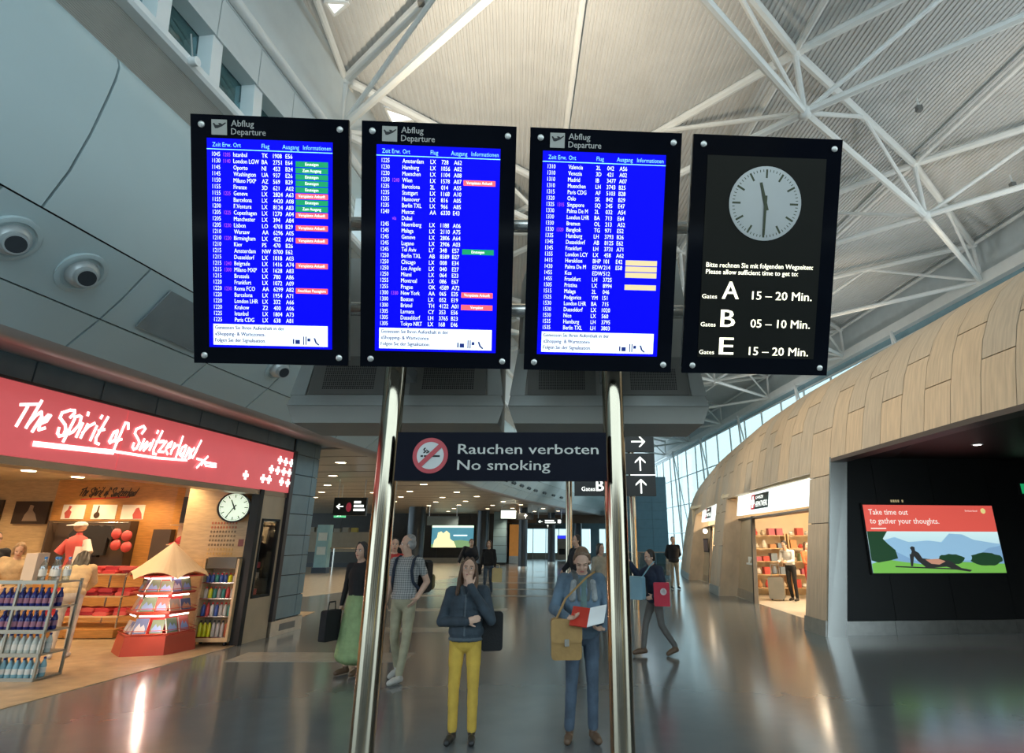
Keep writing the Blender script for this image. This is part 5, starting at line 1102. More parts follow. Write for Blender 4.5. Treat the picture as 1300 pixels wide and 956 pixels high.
hang(-1.15, .5, 39, 2.58, 2.94, 'black hanging sign with a left arrow and two text lines over the far hall', glyph=g3)
hang(-2.2, -.2, 44, 2.45, 2.7, 'low thin black hanging sign in front of the far windows', glyph=garr(-.5, 2.57, .08, None))
# blue tower block and glass balustrade
bt = thing('tower', 'tall blue grey panelled tower block beyond the gate sign', 'tower', (7, 46, 0))
for z in np.arange(0, 6.1, .62):
    for x in (5.0, 6.12, 7.24): MB().box((x + .01, 46, z + .01), (x + 1.11, 46.1, z + .61)).build('panel', M('tower_blue', (.13, .24, .30), .4, var=.06), bt)
MB().box((5.02, 46.05, 0), (8.34, 49, 6.2)).build('core', M('tower_core', (.10, .18, .22), .5), bt)
gb = thing('glass_balustrade', 'glass balustrade with a steel handrail in front of the blue tower', 'balustrade', (5, 30, 0))
for x in np.arange(3.2, 5.6, .8): MB().box((x + .02, 30, .1), (x + .78, 30.02, 1.08)).build('pane', clear_pane, gb)
MB().tube((3.2, 30, 1.12), (5.6, 30, 1.12), .03, n=8).build('handrail', steel, gb)
for x in (3.2, 4.4, 5.6): MB().tube((x, 30, 0), (x, 30, 1.1), .025, n=8).build('post', steel, gb)
# side hall counters, glass pillar, rails
ct = thing('counter', 'long tan fronted counter at the back of the side hall', 'counter', (-14, 40, 0)); MB().box((-19, 40, .9), (-11.3, 40.6, 2.1)).build('tan_band', M('counter_tan', (.30, .25, .17), .4), ct); MB().box((-19, 40.02, 0), (-11.3, 40.6, .9)).build('dark_front', M('counter_dark', (.05, .055, .05), .4), ct); MB().box((-19, 39.97, .0), (-11.3, 40, .25)).build('kick', M('counter_kick', (.03, .04, .05), .4), ct)
random.seed(6)
for q in range(7):
    x = -16.4 + q * .55; c = (.45, .36, .06) if q % 3 == 0 else (.3, .28, .22); t = thing('brochure_stack', '%s stack of brochures, %s along the top of the tan counter' % (('yellow', 'grey', 'grey')[q % 3], ('first', 'second', 'third', 'fourth', 'fifth', 'sixth', 'last')[q]), 'brochures', (x, 40.2, 2.1)); MB().box((x, 40.1, 2.1), (x + .4, 40.4, 2.32 + .1 * random.random())).build('paper', M('broch_%d' % (q % 3), c, .5), t)
gp = thing('glass_pillar', 'pale blue lit glass pillar in the side hall', 'pillar', (-12.2, 33, 0)); MB().box((-12.55, 33, .25), (-11.9, 33.5, 2.4)).build('glass_body', M('pillar_aqua', (.25, .42, .44), .15, emit=.06), gp); MB().box((-12.6, 32.95, 0), (-11.85, 33.5, .28)).build('plinth', M('plinth_navy', (.04, .06, .09), .4), gp)
for z in (.9, 1.6): MB().box((-12.45, 32.98, z), (-12.0, 33, z + .4)).build('panel', M('pillar_white', (.6, .7, .68), .3), gp)
rl_ = thing('barrier_rail', 'low steel barrier rail beside the glass pillar', 'rail', (-10, 32, 0)); MB().tube((-11.4, 32, 1.25), (-8.6, 32, 1.25), .03, n=8).build('rail', steel, rl_)
for x in (-11.2, -8.8): MB().tube((x, 32, 0), (x, 32, 1.25), .03, n=8).build('post', steel, rl_)
po = thing('barrier_post', 'slim steel barrier post standing next to the slate pillar', 'post', (-8.2, 20.5, 0)); MB().tube((-8.2, 20.5, .02), (-8.2, 20.5, .95), .03, n=10).build('shaft', steel, po); MB().lathe([(.12, 0), (.12, .025), (.03, .03)], (-8.2, 20.5, 0), 14).build('base', steel, po); MB().ball((-8.2, 20.5, .96), .045, 8, 5).build('head', steel, po)
fb = thing('blank_sign', 'blank blue grey panel hung from the side hall ceiling before the dark wall', 'panel', (-9, 36, 2.6)); MB().box((-7.4, 36, 2.45), (-5.6, 36.1, 2.95)).build('panel', M('panel_bluegrey', (.14, .2, .23), .5), fb)
for x in (-7.3, -5.7): MB().tube((x, 36.05, 2.95), (x, 36.05, 3.56), .02, n=6).build('hanger', alu, fb)

# ---------------------------------------------------------------- lamps that wash the roof
def flood(p, tgt, e, lab, col=(1, .80, .55), ang=75):
    t = thing('roof_floodlight', lab, 'light', p); d = (Vector(tgt) - Vector(p)).normalized()
    MB().tube(p, Vector(p) + d * .2, .11, .14, 16).build('lamp_housing', black_m, t); MB().tube(Vector(p) - V(0, 0, .3), p, .03, n=8).build('stem', steel, t)
    lamp('roof_flood', 'SPOT', tuple(Vector(p) + d * .25), e, col, tgt, spot_size=R_(ang), spot_blend=1., shadow_soft_size=.1)
flood((-.6, 5.4, 4.4), (-.3, 8.2, 9.7), 800, 'floodlight standing behind the second board aimed at the roof', (1, .86, .66), 85)
flood((9.7, 8.0, 6.3), (9.9, 9.9, 10.5), 75, 'floodlight on the pavilion roof nearest the camera', (1, .80, .56))
flood((9.7, 12.0, 6.3), (10.2, 13.6, 10.5), 75, 'floodlight on the pavilion roof, second from the camera', (1, .80, .56))
flood((9.7, 17.6, 6.3), (9.9, 19.4, 10.5), 75, 'floodlight on the pavilion roof, third from the camera', (1, .80, .56))
flood((9.9, 24, 6.3), (9.6, 26, 10.5), 75, 'floodlight on the pavilion roof, fourth from the camera', (1, .80, .56))
# wide fill lights added on the pavilion roof to brighten the hall
for q, (x, y) in enumerate(((9.6, 5), (9.6, 10), (9.6, 15.5), (9.8, 21), (10.2, 28))):
    t = thing('added_uplight', 'added broad white fill light on the pavilion roof, %s from the camera' % ('first', 'second', 'third', 'fourth', 'fifth')[q], 'light', (x, y, 6.15))
    MB().box((x - .3, y - .3, 6.1), (x + .3, y + .3, 6.25)).build('lamp_housing', black_m, t)
    lamp('added_uplamp', 'AREA', (x, y, 6.3), 30, (.9, .97, 1), (x - 1.5, y, 10), shape='SQUARE', size=.5)
# washers added on the left ledge to brighten the timber pavilion opposite
for q, (s, ty) in enumerate(((-3.6, 8.5), (-.4, 12.0), (3.2, 15.5), (7.0, 20), (12.0, 27))):
    c = HB(s, 2.26, 6.72); t = thing('added_washer', 'small added floodlight on the left ledge facing the timber pavilion, %s from the camera' % ORD[q], 'light', tuple(c)); tg_ = V(5.9, ty, 4.2); d = (tg_ - c).normalized()
    MB().box((c.x - .08, c.y - .1, c.z - .14), (c.x + .08, c.y + .1, c.z + .06)).build('lamp_housing', alu, t)
    lamp('added_wash_lamp', 'SPOT', tuple(c + d * .2), 540, (1, .88, .70), tuple(tg_), spot_size=R_(62), spot_blend=.9, shadow_soft_size=.12)
for q, (y, tg_) in enumerate(((21, (-.9, 20.5, 4.2)), (28, (.1, 27, 4.2)), (34, (2.6, 36, 4.2)))):  # added washers stand in for daylight on the far bulkhead
    t = thing('added_washer', 'added floodlight on the far pavilion roof facing the curving bulkhead, %s from the camera' % ORD[q], 'light', (9.9, y, 6.25)); MB().box((9.8, y - .1, 6.1), (10.0, y + .1, 6.3)).build('lamp_housing', black_m, t)
    d = (V(*tg_) - V(9.9, y, 6.25)).normalized(); lamp('added_wash_lamp', 'SPOT', tuple(V(9.9, y, 6.25) + d * .25), 1100, (.86, .97, 1), tg_, spot_size=R_(60), spot_blend=.9, shadow_soft_size=.15)
# ---------------------------------------------------------------- people
DG_JOBS = []
def cone_geo(bm_v, bm_f, a, ra, b, rb, n=12):
    a = Vector(a); b = Vector(b); d = b - a; L = d.length
    if L < 1e-5: d = V(0, 0, 1)
    d = d.normalized(); u = d.orthogonal().normalized(); w_ = d.cross(u); rings = []
    for ang in (-80, -50, -20): rings.append((a + d * (ra * math.sin(R_(ang))), ra * math.cos(R_(ang))))
    for ang in (0, 30, 60, 80): rings.append((b + d * (rb * math.sin(R_(ang))), rb * math.cos(R_(ang))))
    k = len(bm_v)
    for c, r in rings:
        for i in range(n): bm_v.append(tuple(c + (u * math.cos(2 * math.pi * i / n) + w_ * math.sin(2 * math.pi * i / n)) * r))
    for j in range(len(rings) - 1):
        for i in range(n): bm_f.append((k + j * n + i, k + j * n + (i + 1) % n, k + (j + 1) * n + (i + 1) % n, k + (j + 1) * n + i))
    bm_f.append(tuple(k + i for i in range(n - 1, -1, -1))); e = k + (len(rings) - 1) * n; bm_f.append(tuple(e + i for i in range(n)))
class Body:
    """primitives with a tag each; fused by a voxel remesh into one continuous skin"""
    def __init__(s): s.v = []; s.f = []; s.prims = []
    def cone(s, tag_, a, ra, b, rb):
        cone_geo(s.v, s.f, a, ra, b, rb); s.prims.append((tag_, 'c', np.array(a, float), ra, np.array(b, float), rb)); return s
    def chain(s, tag_, pts):
        for (a, ra), (b, rb) in zip(pts[:-1], pts[1:]): s.cone(tag_, a, ra, b, rb)
        return s
    def ell(s, tag_, c, r, rot=None):
        R = np.array(rot if rot is not None else np.eye(3)); c = np.array(c, float); k = len(s.v); n, m_ = 16, 9; r = np.array(r, float)
        pts = [(0, 0, -1)] + [(math.cos(math.pi * j / m_ - math.pi / 2) * math.cos(2 * math.pi * i / n), math.cos(math.pi * j / m_ - math.pi / 2) * math.sin(2 * math.pi * i / n), math.sin(math.pi * j / m_ - math.pi / 2)) for j in range(1, m_) for i in range(n)] + [(0, 0, 1)]
        s.v += [tuple(c + R @ (np.array(p_) * r)) for p_ in pts]; e = len(pts) - 1
        s.f += [(k, k + 1 + (i + 1) % n, k + 1 + i) for i in range(n)] + [(k + e, k + e - n + i, k + e - n + (i + 1) % n) for i in range(n)]
        for j in range(m_ - 2): s.f += [(k + 1 + j * n + i, k + 1 + j * n + (i + 1) % n, k + 1 + (j + 1) * n + (i + 1) % n, k + 1 + (j + 1) * n + i) for i in range(n)]
        s.prims.append((tag_, 'e', c, r, R)); return s
    def job(s, name, mats, parent, voxel, smooth=4):
        me = bpy.data.meshes.new(name); me.from_pydata(s.v, [], s.f); me.update()
        o = bpy.data.objects.new(name, me); COL.objects.link(o)
        r = o.modifiers.new('fuse', 'REMESH'); r.mode = 'VOXEL'; r.voxel_size = voxel; r.use_smooth_shade = True
        q = o.modifiers.new('soften', 'SMOOTH'); q.factor = .5; q.iterations = smooth
        if parent is not None: o.parent = parent
        DG_JOBS.append((o, s, mats)); return o
def finish_jobs():
    dg = bpy.context.evaluated_depsgraph_get(); res = []
    for o, b, mats in DG_JOBS: res.append(bpy.data.meshes.new_from_object(o.evaluated_get(dg)))
    for (o, b, mats), me in zip(DG_JOBS, res):
        o.modifiers.clear(); old = o.data; nm_ = old.name; o.data = me; bpy.data.meshes.remove(old); me.name = nm_
        me.materials.clear(); names = list(mats); 
        for k in names: me.materials.append(mats[k])
        n = len(me.polygons); c = np.empty(n * 3); me.polygons.foreach_get('center', c); c = c.reshape(-1, 3); best = np.full(n, 1e9); idx = np.zeros(n, int)
        for p_ in b.prims:
            if p_[1] == 'c':
                a, ra, e, rb = p_[2], p_[3], p_[4], p_[5]; d = e - a; L = max(d @ d, 1e-9); t_ = np.clip((c - a) @ d / L, 0, 1)
                ds = np.linalg.norm(c - a - t_[:, None] * d, axis=1) - (ra + (rb - ra) * t_)
            else:
                q = (c - p_[2]) @ p_[4] / p_[3]; ds = (np.linalg.norm(q, axis=1) - 1) * p_[3].min()
            m_ = ds < best; best[m_] = ds[m_]; idx[m_] = names.index(p_[0])
        me.polygons.foreach_set('material_index', idx); me.polygons.foreach_set('use_smooth', np.ones(n, bool)); me.update()
def rotm(yaw=0, pitch=0, roll=0):
    return np.array((Matrix.Rotation(R_(yaw), 3, 'Z') @ Matrix.Rotation(R_(pitch), 3, 'X') @ Matrix.Rotation(R_(roll), 3, 'Y')))
skin_m = M('skin', (.62, .39, .28), .5, var=.06, scale=30); lip_m = M('lips', (.42, .14, .12), .4); eye_w = M('eye_white', (.75, .72, .68), .25); eye_d = M('iris', (.04, .03, .025), .2)
def person(name, label, loc, yaw, H, J, mats, hair=None, hair_m=None, voxel=.011, face=True, girth=1., head=(0, 0, 0), extra=None, sleeve='long', hand_pose=None, neck_open=True, coat=0., hem=None, skirt=False, group=None, shoes_big=1.):
    """J: joints for a 1.75 m figure facing -Y; R is the figure's right (-X)"""
    t = thing(name, label, 'person', loc, group)
    k = H / 1.75
    P = {kk: np.array(vv, float) * k for kk, vv in J.items()}
    b = Body(); g = girth * k
    pel, wai, che, nec, hd = P['pelvis'], P['waist'], P['chest'], P['neck'], P['head']
    ax = lambda r: np.array(r) * g
    def frame_of(a, c):
        z = (c - a) / np.linalg.norm(c - a); x = P['shR'] - P['shL']; x = -(x - z * (x @ z)); x /= np.linalg.norm(x); return np.stack([x, np.cross(z, x), z], 1)
    Rt = frame_of(wai, nec); Rp = frame_of(pel, wai)
    b.ell('top', (che * .55 + wai * .45), ax((.165 + coat, .112 + coat, .21)), Rt)
    b.ell('top', che, ax((.175 + coat, .115 + coat, .17)), Rt)
    b.ell('top', che * .35 + nec * .65, ax((.15 + coat * .5, .085, .075)), Rt)
    b.ell('top', wai, ax((.155 + coat, .108 + coat, .15)), Rt)
    b.ell('legs', pel, ax((.165, .118, .13)), Rp)
    if hem is not None: b.ell('top', pel * .5 + wai * .5 - np.array((0, 0, hem * k)), ax((.172 + coat, .125 + coat, .11)), Rp)
    b.cone('skin', nec - (hd - nec) * .15, .058 * k, hd - np.array((0, 0, .05)) * k, .052 * k)
    b.chain('top', [(nec + np.array((.06, .01, -.012)) * k, .035 * g), (nec + np.array((0, .055, .012)) * k, .035 * g), (nec + np.array((-.06, .01, -.012)) * k, .035 * g)])
    for sd in 'RL':
        sh, el, wr = P['sh' + sd], P['el' + sd], P['wr' + sd]; c2 = coat * .6
        b.cone('top', che * .3 + nec * .7, .06 * g, sh, (.062 + c2) * g)
        b.chain('top', [(sh, (.062 + c2) * g), (sh * .45 + el * .55, (.052 + c2) * g)])
        if sleeve == 'short': b.chain('skin', [(sh * .45 + el * .55, .045 * g), (el, .041 * g), (el * .6 + wr * .4, .04 * g), (wr, .028 * g)])
        else: b.chain('top', [(sh * .45 + el * .55, (.052 + c2) * g), (el, (.046 + c2) * g), (el * .6 + wr * .4, (.044 + c2) * g), (wr, (.034 + c2) * g)])
        d = P.get('hd' + sd); d = (d - wr) if d is not None else (wr - el); d = d / np.linalg.norm(d)
        nr = P.get('pn' + sd); nr = np.array((1. if sd == 'R' else -1., 0, 0)) if nr is None else nr; nr = nr - d * (nr @ d); nr /= np.linalg.norm(nr); sv = np.cross(d, nr)
        pose = (hand_pose or {}).get(sd, .35)
        if pose is not None:
            b.cone('skin', wr - d * .02 * k, .027 * k, wr + d * .03 * k, .026 * k)
            b.ell('skin', wr + d * .055 * k, np.array((.040, .017, .048)) * k, np.stack([sv, nr, d], 1))
            for q, (o_, ln) in enumerate(((-.030, .066), (-.010, .075), (.010, .072), (.029, .056))):
                p0 = wr + (d * .092 + sv * o_ * 1.02) * k; ang = pose; pts = [(p0, .0098 * k)]; dd = d.copy(); nn = nr.copy()
                for s_ in (.42, .32, .26):
                    dd2 = dd * math.cos(ang) + nn * math.sin(ang); nn = nn * math.cos(ang) - dd * math.sin(ang); dd = dd2; p0 = p0 + dd * ln * s_ * k; pts.append((p0, (.0098 - .0012 * len(pts)) * k)); ang = pose * .9
                b.chain('skin', pts)
            th = -1 if sd == 'R' else 1
            tb = wr + (d * .035 + sv * -.034 * (1)) * k; td = d * .75 - sv * .6 + nr * .35; td /= np.linalg.norm(td)
            b.chain('skin', [(tb, .0135 * k), (tb + td * .035 * k, .0115 * k), (tb + (td * .06 + d * .006) * k, .0095 * k)])
        hp, kn, an = P['hip' + sd], P['kn' + sd], P['an' + sd]; to = P.get('to' + sd); to = an + np.array((0, -.17, -.05)) * k if to is None else to
        if not skirt: b.chain('legs', [(hp, .088 * g), (hp * .5 + kn * .5, .074 * g), (kn, .058 * g), (kn * .6 + an * .4, .055 * g), (an + np.array((0, 0, .03)) * k, .048 * g)])
        else: b.chain('skin', [(kn, .05 * g), (an, .035 * g)])
        fd = (to - an); fd[2] = 0; fd /= np.linalg.norm(fd); lo = an.copy(); tl = to.copy(); S_ = shoes_big
        b.chain('shoe', [(an + np.array((0, 0, .0)) * k, .042 * k * S_), (an - fd * .03 * k + (to - an) * .05 - np.array((0, 0, .035)) * k, .038 * k * S_)])
        b.chain('shoe', [(an - fd * .035 * k - np.array((0, 0, .045)) * k, .036 * k * S_), (an * .45 + to * .55 - np.array((0, 0, .012)) * k, .042 * k * S_), (to, .034 * k * S_)])
    if skirt:
        for u in range(15): b.ell('legs', pel + (P['skb'] - pel) * u / 14.5, ax((.168 + .008 * u, .13 + .006 * u, .13)), np.eye(3))
    # head
    HR = rotm(*head); hp_ = lambda *q: hd + HR @ (np.array(q) * k)
    b.ell('skin', hp_(0, .012, .035), np.array((.074, .093, .092)) * k, HR); b.ell('skin', hp_(0, -.022, -.04), np.array((.060, .066, .080)) * k, HR)
    b.ell('skin', hp_(0, -.052, -.098), np.array((.030, .026, .022)) * k, HR)
    if face:
        b.chain('skin', [(hp_(0, -.082, .012), .010 * k), (hp_(0, -.104, -.022), .013 * k), (hp_(0, -.098, -.030), .014 * k)])
        b.ell('skin', hp_(0, -.076, .028), np.array((.052, .014, .012)) * k, HR)
        for s_ in (-1, 1):
            b.ell('skin', hp_(s_ * .076, .012, -.012), np.array((.010, .022, .032)) * k, HR); b.ell('skin', hp_(s_ * .034, -.066, -.03), np.array((.022, .018, .018)) * k, HR)
    for tg_, pts_ in (extra or []): b.chain(tg_, [(np.array(p_) * k, r_ * k) for p_, r_ in pts_])
    body = b.job('body', {q: (skin_m if q == 'skin' else mats[q]) for q in ['skin', 'top', 'legs', 'shoe'] + [q_ for q_ in mats if q_ not in ('top', 'legs', 'shoe')]}, t, voxel * k)
    if face:
        for s_ in (-1, 1):
            if head[1] > 20:
                m2 = MB(); m2.tube(tuple(hp_(s_ * .018, -.084, .004)), tuple(hp_(s_ * .044, -.077, .004)), .0035 * k, n=6); m2.build('eyelash', eye_d, t, local=True)
                m2 = MB(); m2.tube(tuple(hp_(s_ * .014, -.088, .026)), tuple(hp_(s_ * .047, -.078, .028)), .0045 * k, n=6); m2.build('eyebrow', hair_m or eye_d, t, local=True); continue
            mb = MB(); mb.ball((0, 0, 0), .0108 * k, 10, 6); e = mb.build('eye', eye_w, t, local=True); e.location = tuple(hp_(s_ * .031, -.0745, .006))
            mb = MB(); mb.ball((0, 0, 0), (.0065 * k, .004 * k, .0065 * k), 8, 5); e2 = mb.build('iris', eye_d, e, local=True); e2.location = tuple(HR @ np.array((0, -.0105 * k, .001 * k))); e2.rotation_euler = Matrix(HR).to_euler()
            m2 = MB(); m2.tube(tuple(hp_(s_ * .014, -.088, .026)), tuple(hp_(s_ * .047, -.078, .028)), .0045 * k, n=6); m2.build('eyebrow', hair_m or eye_d, t, local=True)
        mb = MB(); mb.ball((0, 0, 0), (.023 * k, .007 * k, .008 * k), 12, 6); e = mb.build('mouth', lip_m, t, local=True); e.location = tuple(hp_(0, -.086, -.063)); e.rotation_euler = Matrix(HR).to_euler()
    if hair:
        hb = Body()
        if hair != 'cap':
            hb.ell('h', hp_(0, .026, .052), np.array((.080, .090, .086)) * k, HR)
            hb.ell('h', hp_(0, .05, .0), np.array((.076, .066, .085)) * k, HR)
        if hair == 'short':
            for s_ in (-1, 1): hb.ell('h', hp_(s_ * .07, .02, .015), np.array((.016, .04, .045)) * k, HR)
        if hair == 'balding': hb = Body(); hb.ell('h', hp_(0, .052, .005), np.array((.080, .062, .078)) * k, HR); hb.ell('h', hp_(0, .03, .07), np.array((.066, .078, .062)) * k, HR); [hb.ell('h', hp_(s_ * .071, .02, .0), np.array((.014, .035, .045)) * k, HR) for s_ in (-1, 1)]
        if hair == 'long':
            for s_ in (-1, 1):
                hb.chain('h', [(hp_(s_ * .025, -.035, .122), .018 * k), (hp_(s_ * .076, -.01, .05), .022 * k), (hp_(s_ * .086, .005, -.05), .022 * k), (hp_(s_ * .09, .0, -.15), .027 * k), (hp_(s_ * .098, -.02, -.25), .022 * k)])
                hb.chain('h', [(hp_(s_ * .06, .05, .05), .04 * k), (hp_(s_ * .075, .06, -.1), .045 * k), (hp_(s_ * .07, .075, -.24), .04 * k)])
            hb.chain('h', [(hp_(0, .08, .05), .06 * k), (hp_(0, .09, -.1), .06 * k), (hp_(0, .1, -.24), .045 * k)])
        if hair == 'tied':
            for s_ in (-1, 1): hb.chain('h', [(hp_(0, -.03, .118), .018 * k), (hp_(s_ * .06, -.012, .085), .022 * k), (hp_(s_ * .076, .012, .02), .02 * k), (hp_(s_ * .07, .05, -.06), .024 * k)])
            hb.chain('h', [(hp_(0, .1, .0), .04 * k), (hp_(.03, .12, -.1), .035 * k), (hp_(.06, .1, -.2), .03 * k)])
        if hair == 'bob':
            for s_ in (-1, 1): hb.chain('h', [(hp_(s_ * .03, -.035, .118), .02 * k), (hp_(s_ * .077, -.005, .04), .026 * k), (hp_(s_ * .082, .01, -.08), .03 * k)])
            hb.chain('h', [(hp_(0, .08, .05), .06 * k), (hp_(0, .085, -.1), .055 * k)])
        if hair == 'cap': hb.ell('h', hp_(0, .01, .07), np.array((.088, .105, .068)) * k, HR); hb.ell('h', hp_(0, -.10, .055), np.array((.062, .06, .01)) * k, HR)
        hb.job('cap' if hair == 'cap' else 'hair', {'h': hair_m}, t, voxel * k * 1.1, 3)
    t.rotation_euler.z = R_(yaw)
    return t
def stand(**kw):
    J = dict(pelvis=(0, 0, .95), waist=(0, .0, 1.09), chest=(0, .0, 1.29), neck=(0, .015, 1.475), head=(0, -.012, 1.635), shR=(-.18, .01, 1.415), shL=(.18, .01, 1.415),
             elR=(-.235, .03, 1.14), elL=(.235, .03, 1.14), wrR=(-.24, -.05, .90), wrL=(.24, -.05, .90), hipR=(-.088, 0, .92), hipL=(.088, 0, .92), knR=(-.095, -.015, .50), knL=(.095, -.015, .50), anR=(-.10, .02, .085), anL=(.10, .02, .085), toR=(-.125, -.15, .036), toL=(.125, -.15, .036))
    J.update(kw); return J
def checker_cloth(name, c1, c2, sc):
    m = bpy.data.materials.new(name); m.use_nodes = True; t = m.node_tree; b = t.nodes['Principled BSDF']; b.inputs['Roughness'].default_value = .8
    tc = t.nodes.new('ShaderNodeTexCoord'); mx = None; fs = []
    for d in ('X', 'Z'):
        wv = t.nodes.new('ShaderNodeTexWave'); wv.bands_direction = d; wv.inputs['Scale'].default_value = sc; wv.inputs['Distortion'].default_value = .4; t.links.new(tc.outputs['Object'], wv.inputs[0]); fs.append(wv)
    ad = t.nodes.new('ShaderNodeMath'); ad.operation = 'MULTIPLY_ADD'; ad.inputs[1].default_value = .5; t.links.new(fs[0].outputs['Fac'], ad.inputs[0])
    ml = t.nodes.new('ShaderNodeMath'); ml.operation = 'MULTIPLY'; ml.inputs[1].default_value = .5; t.links.new(fs[1].outputs['Fac'], ml.inputs[0]); t.links.new(ml.outputs[0], ad.inputs[2])
    r = t.nodes.new('ShaderNodeValToRGB'); r.color_ramp.elements[0].color = (*c1, 1); r.color_ramp.elements[1].color = (*c2, 1); r.color_ramp.elements[0].position = .2; r.color_ramp.elements[1].position = .75
    t.links.new(ad.outputs[0], r.inputs[0]); t.links.new(r.outputs[0], b.inputs['Base Color']); return m
cl_ = lambda n, c, r=.85, **k: M(n, c, r, var=k.pop('var', .16), scale=k.pop('scale', 9), bump=.3, bscale=60, **k)
plaid = checker_cloth('plaid_shirt', (.15, .16, .165), (.40, .40, .38), 11)
denim_d = cl_('dark_denim', (.035, .050, .065), var=.3); denim = cl_('denim', (.06, .085, .12), var=.3); fade = cl_('faded_denim', (.10, .15, .20), var=.55, scale=5)
khaki = cl_('khaki', (.36, .33, .22)); yellow = cl_('yellow_cotton', (.56, .36, .055), var=.12); dark = cl_('dark_jacket', (.014, .016, .022)); navy = cl_('navy_jacket', (.018, .028, .055)); greyt = cl_('grey_trousers', (.13, .125, .115)); black_c = cl_('black_cloth', (.012, .012, .013))
tanc = cl_('tan_coat', (.50, .36, .20)); green_c = cl_('green_skirt', (.27, .37, .17)); white_c = cl_('white_shirt', (.62, .62, .60)); red_c = cl_('red_cloth', (.50, .04, .03)); beige_c = cl_('beige_trousers', (.34, .30, .23)); orange_c = cl_('orange_top', (.6, .14, .05))
shoe_b = M('shoe_black', (.02, .02, .02), .4); shoe_w = M('shoe_pale', (.5, .48, .44), .5); shoe_br = M('shoe_brown', (.12, .07, .04), .5)
h_grey = M('hair_grey', (.30, .29, .28), .7, var=.3, scale=25); h_brown = M('hair_brown', (.10, .055, .03), .55, var=.35, scale=25, stretch=(3, 3, .6)); h_dark = M('hair_dark', (.02, .016, .013), .5, var=.3, scale=25); h_lbrown = M('hair_light_brown', (.16, .10, .06), .55, var=.35, scale=25, stretch=(3, 3, .6))

# grey-haired man walking, head turned to the side, hand in pocket
person('person', 'grey-haired man in a plaid short-sleeved shirt and khaki trousers walking with a backpack', (-1.98, 8.5, 0), -14, 1.76,
       stand(hipL=(.085, 0, .92), knL=(.10, -.06, .50), anL=(.06, -.10, .09), toL=(.02, -.27, .036), knR=(-.11, .02, .50), anR=(-.13, .20, .12), toR=(-.15, .06, .04), elL=(.275, .07, 1.17), wrL=(.20, -.03, .985), hdL=(.15, -.09, .90), pnL=(-1, -.2, 0), elR=(-.25, .08, 1.15), wrR=(-.27, .02, .92)),
       dict(top=plaid, legs=khaki, shoe=shoe_w), 'balding', h_grey, .010, head=(-62, 4, 0), sleeve='short', girth=1.06, hand_pose={'L': .2, 'R': .4}, hem=.02)
# the girl looking up, one hand at her mouth and the other arm folded across
person('person', 'long-haired girl in a dark denim jacket and yellow trousers looking up, hand at mouth', (-.83, 6.15, 0), 0, 1.53,
       stand(elL=(.27, -.06, 1.14), wrL=(.055, -.175, 1.475), hdL=(.015, -.165, 1.60), pnL=(0, 1, -.2), elR=(-.27, .0, 1.12), wrR=(.02, -.19, 1.14), hdR=(.12, -.18, 1.165), pnR=(0, 1, 0), shR=(-.175, 0, 1.405), shL=(.175, 0, 1.415), head=(.0, .0, 1.635), knR=(-.10, -.015, .5), knL=(.10, -.015, .5)),
       dict(top=denim_d, legs=yellow, shoe=shoe_b, seam=cl_('denim_seam', (.075, .095, .11)), collar=cl_('denim_collar', (.055, .075, .09))), 'long', h_brown, .0085, head=(6, -14, 3), hand_pose={'L': .55, 'R': .25}, girth=1.04, coat=.014, hem=-.01,
       extra=[('collar', [((-.075, .03, 1.48), .022), ((-.06, -.06, 1.455), .024), ((-.025, -.105, 1.40), .018)]), ('collar', [((.075, .03, 1.48), .022), ((.06, -.06, 1.455), .024), ((.025, -.105, 1.40), .018)]),
              ('seam', [((0, -.122, 1.39), .009), ((0, -.142, 1.25), .009), ((0, -.135, 1.1), .009), ((0, -.142, 1.0), .009)]), ('seam', [((-.17, -.03, .955), .016), ((-.1, -.115, .955), .016), ((0, -.138, .955), .016), ((.1, -.115, .955), .016), ((.17, -.03, .955), .016)])])
# the woman reading
person('person', 'woman in a faded denim jacket and jeans looking down at a red booklet', (.26, 6.2, 0), 6, 1.66,
       stand(chest=(0, -.01, 1.29), neck=(0, -.01, 1.475), head=(-.005, -.075, 1.60), elR=(-.285, -.02, 1.15), wrR=(-.19, -.28, 1.10), hdR=(-.09, -.375, 1.10), pnR=(0, -.3, 1), elL=(.27, -.02, 1.13), wrL=(.18, -.22, 1.0), hdL=(.09, -.28, .99), pnL=(0, -.3, 1), knR=(-.11, -.02, .5), anR=(-.13, .02, .085), toR=(-.17, -.14, .036)),
       dict(top=fade, legs=denim, shoe=shoe_br, inner=cl_('teal_top', (.12, .19, .18)), collar=cl_('jacket_collar', (.11, .12, .12)), worn=cl_('worn_denim', (.30, .32, .32), var=.4, scale=14)), 'tied', h_lbrown, .0085, head=(-8, 34, 0), hand_pose={'R': .5, 'L': .5}, girth=1.06, coat=.012, hem=.06,
       extra=[('inner', [((0, -.10, 1.42), .035), ((0, -.122, 1.30), .034), ((0, -.128, 1.15), .030), ((0, -.130, 1.02), .028)]), ('collar', [((-.085, .03, 1.49), .026), ((-.075, -.07, 1.46), .026), ((-.055, -.125, 1.36), .022), ((-.045, -.140, 1.24), .012)]), ('collar', [((.085, .03, 1.49), .026), ((.075, -.07, 1.46), .026), ((.055, -.125, 1.36), .022), ((.045, -.140, 1.24), .012)]),
              ('worn', [((-.10, -.120, 1.40), .03), ((-.115, -.122, 1.25), .03)]), ('worn', [((.10, -.120, 1.40), .03), ((.115, -.122, 1.25), .03)])])
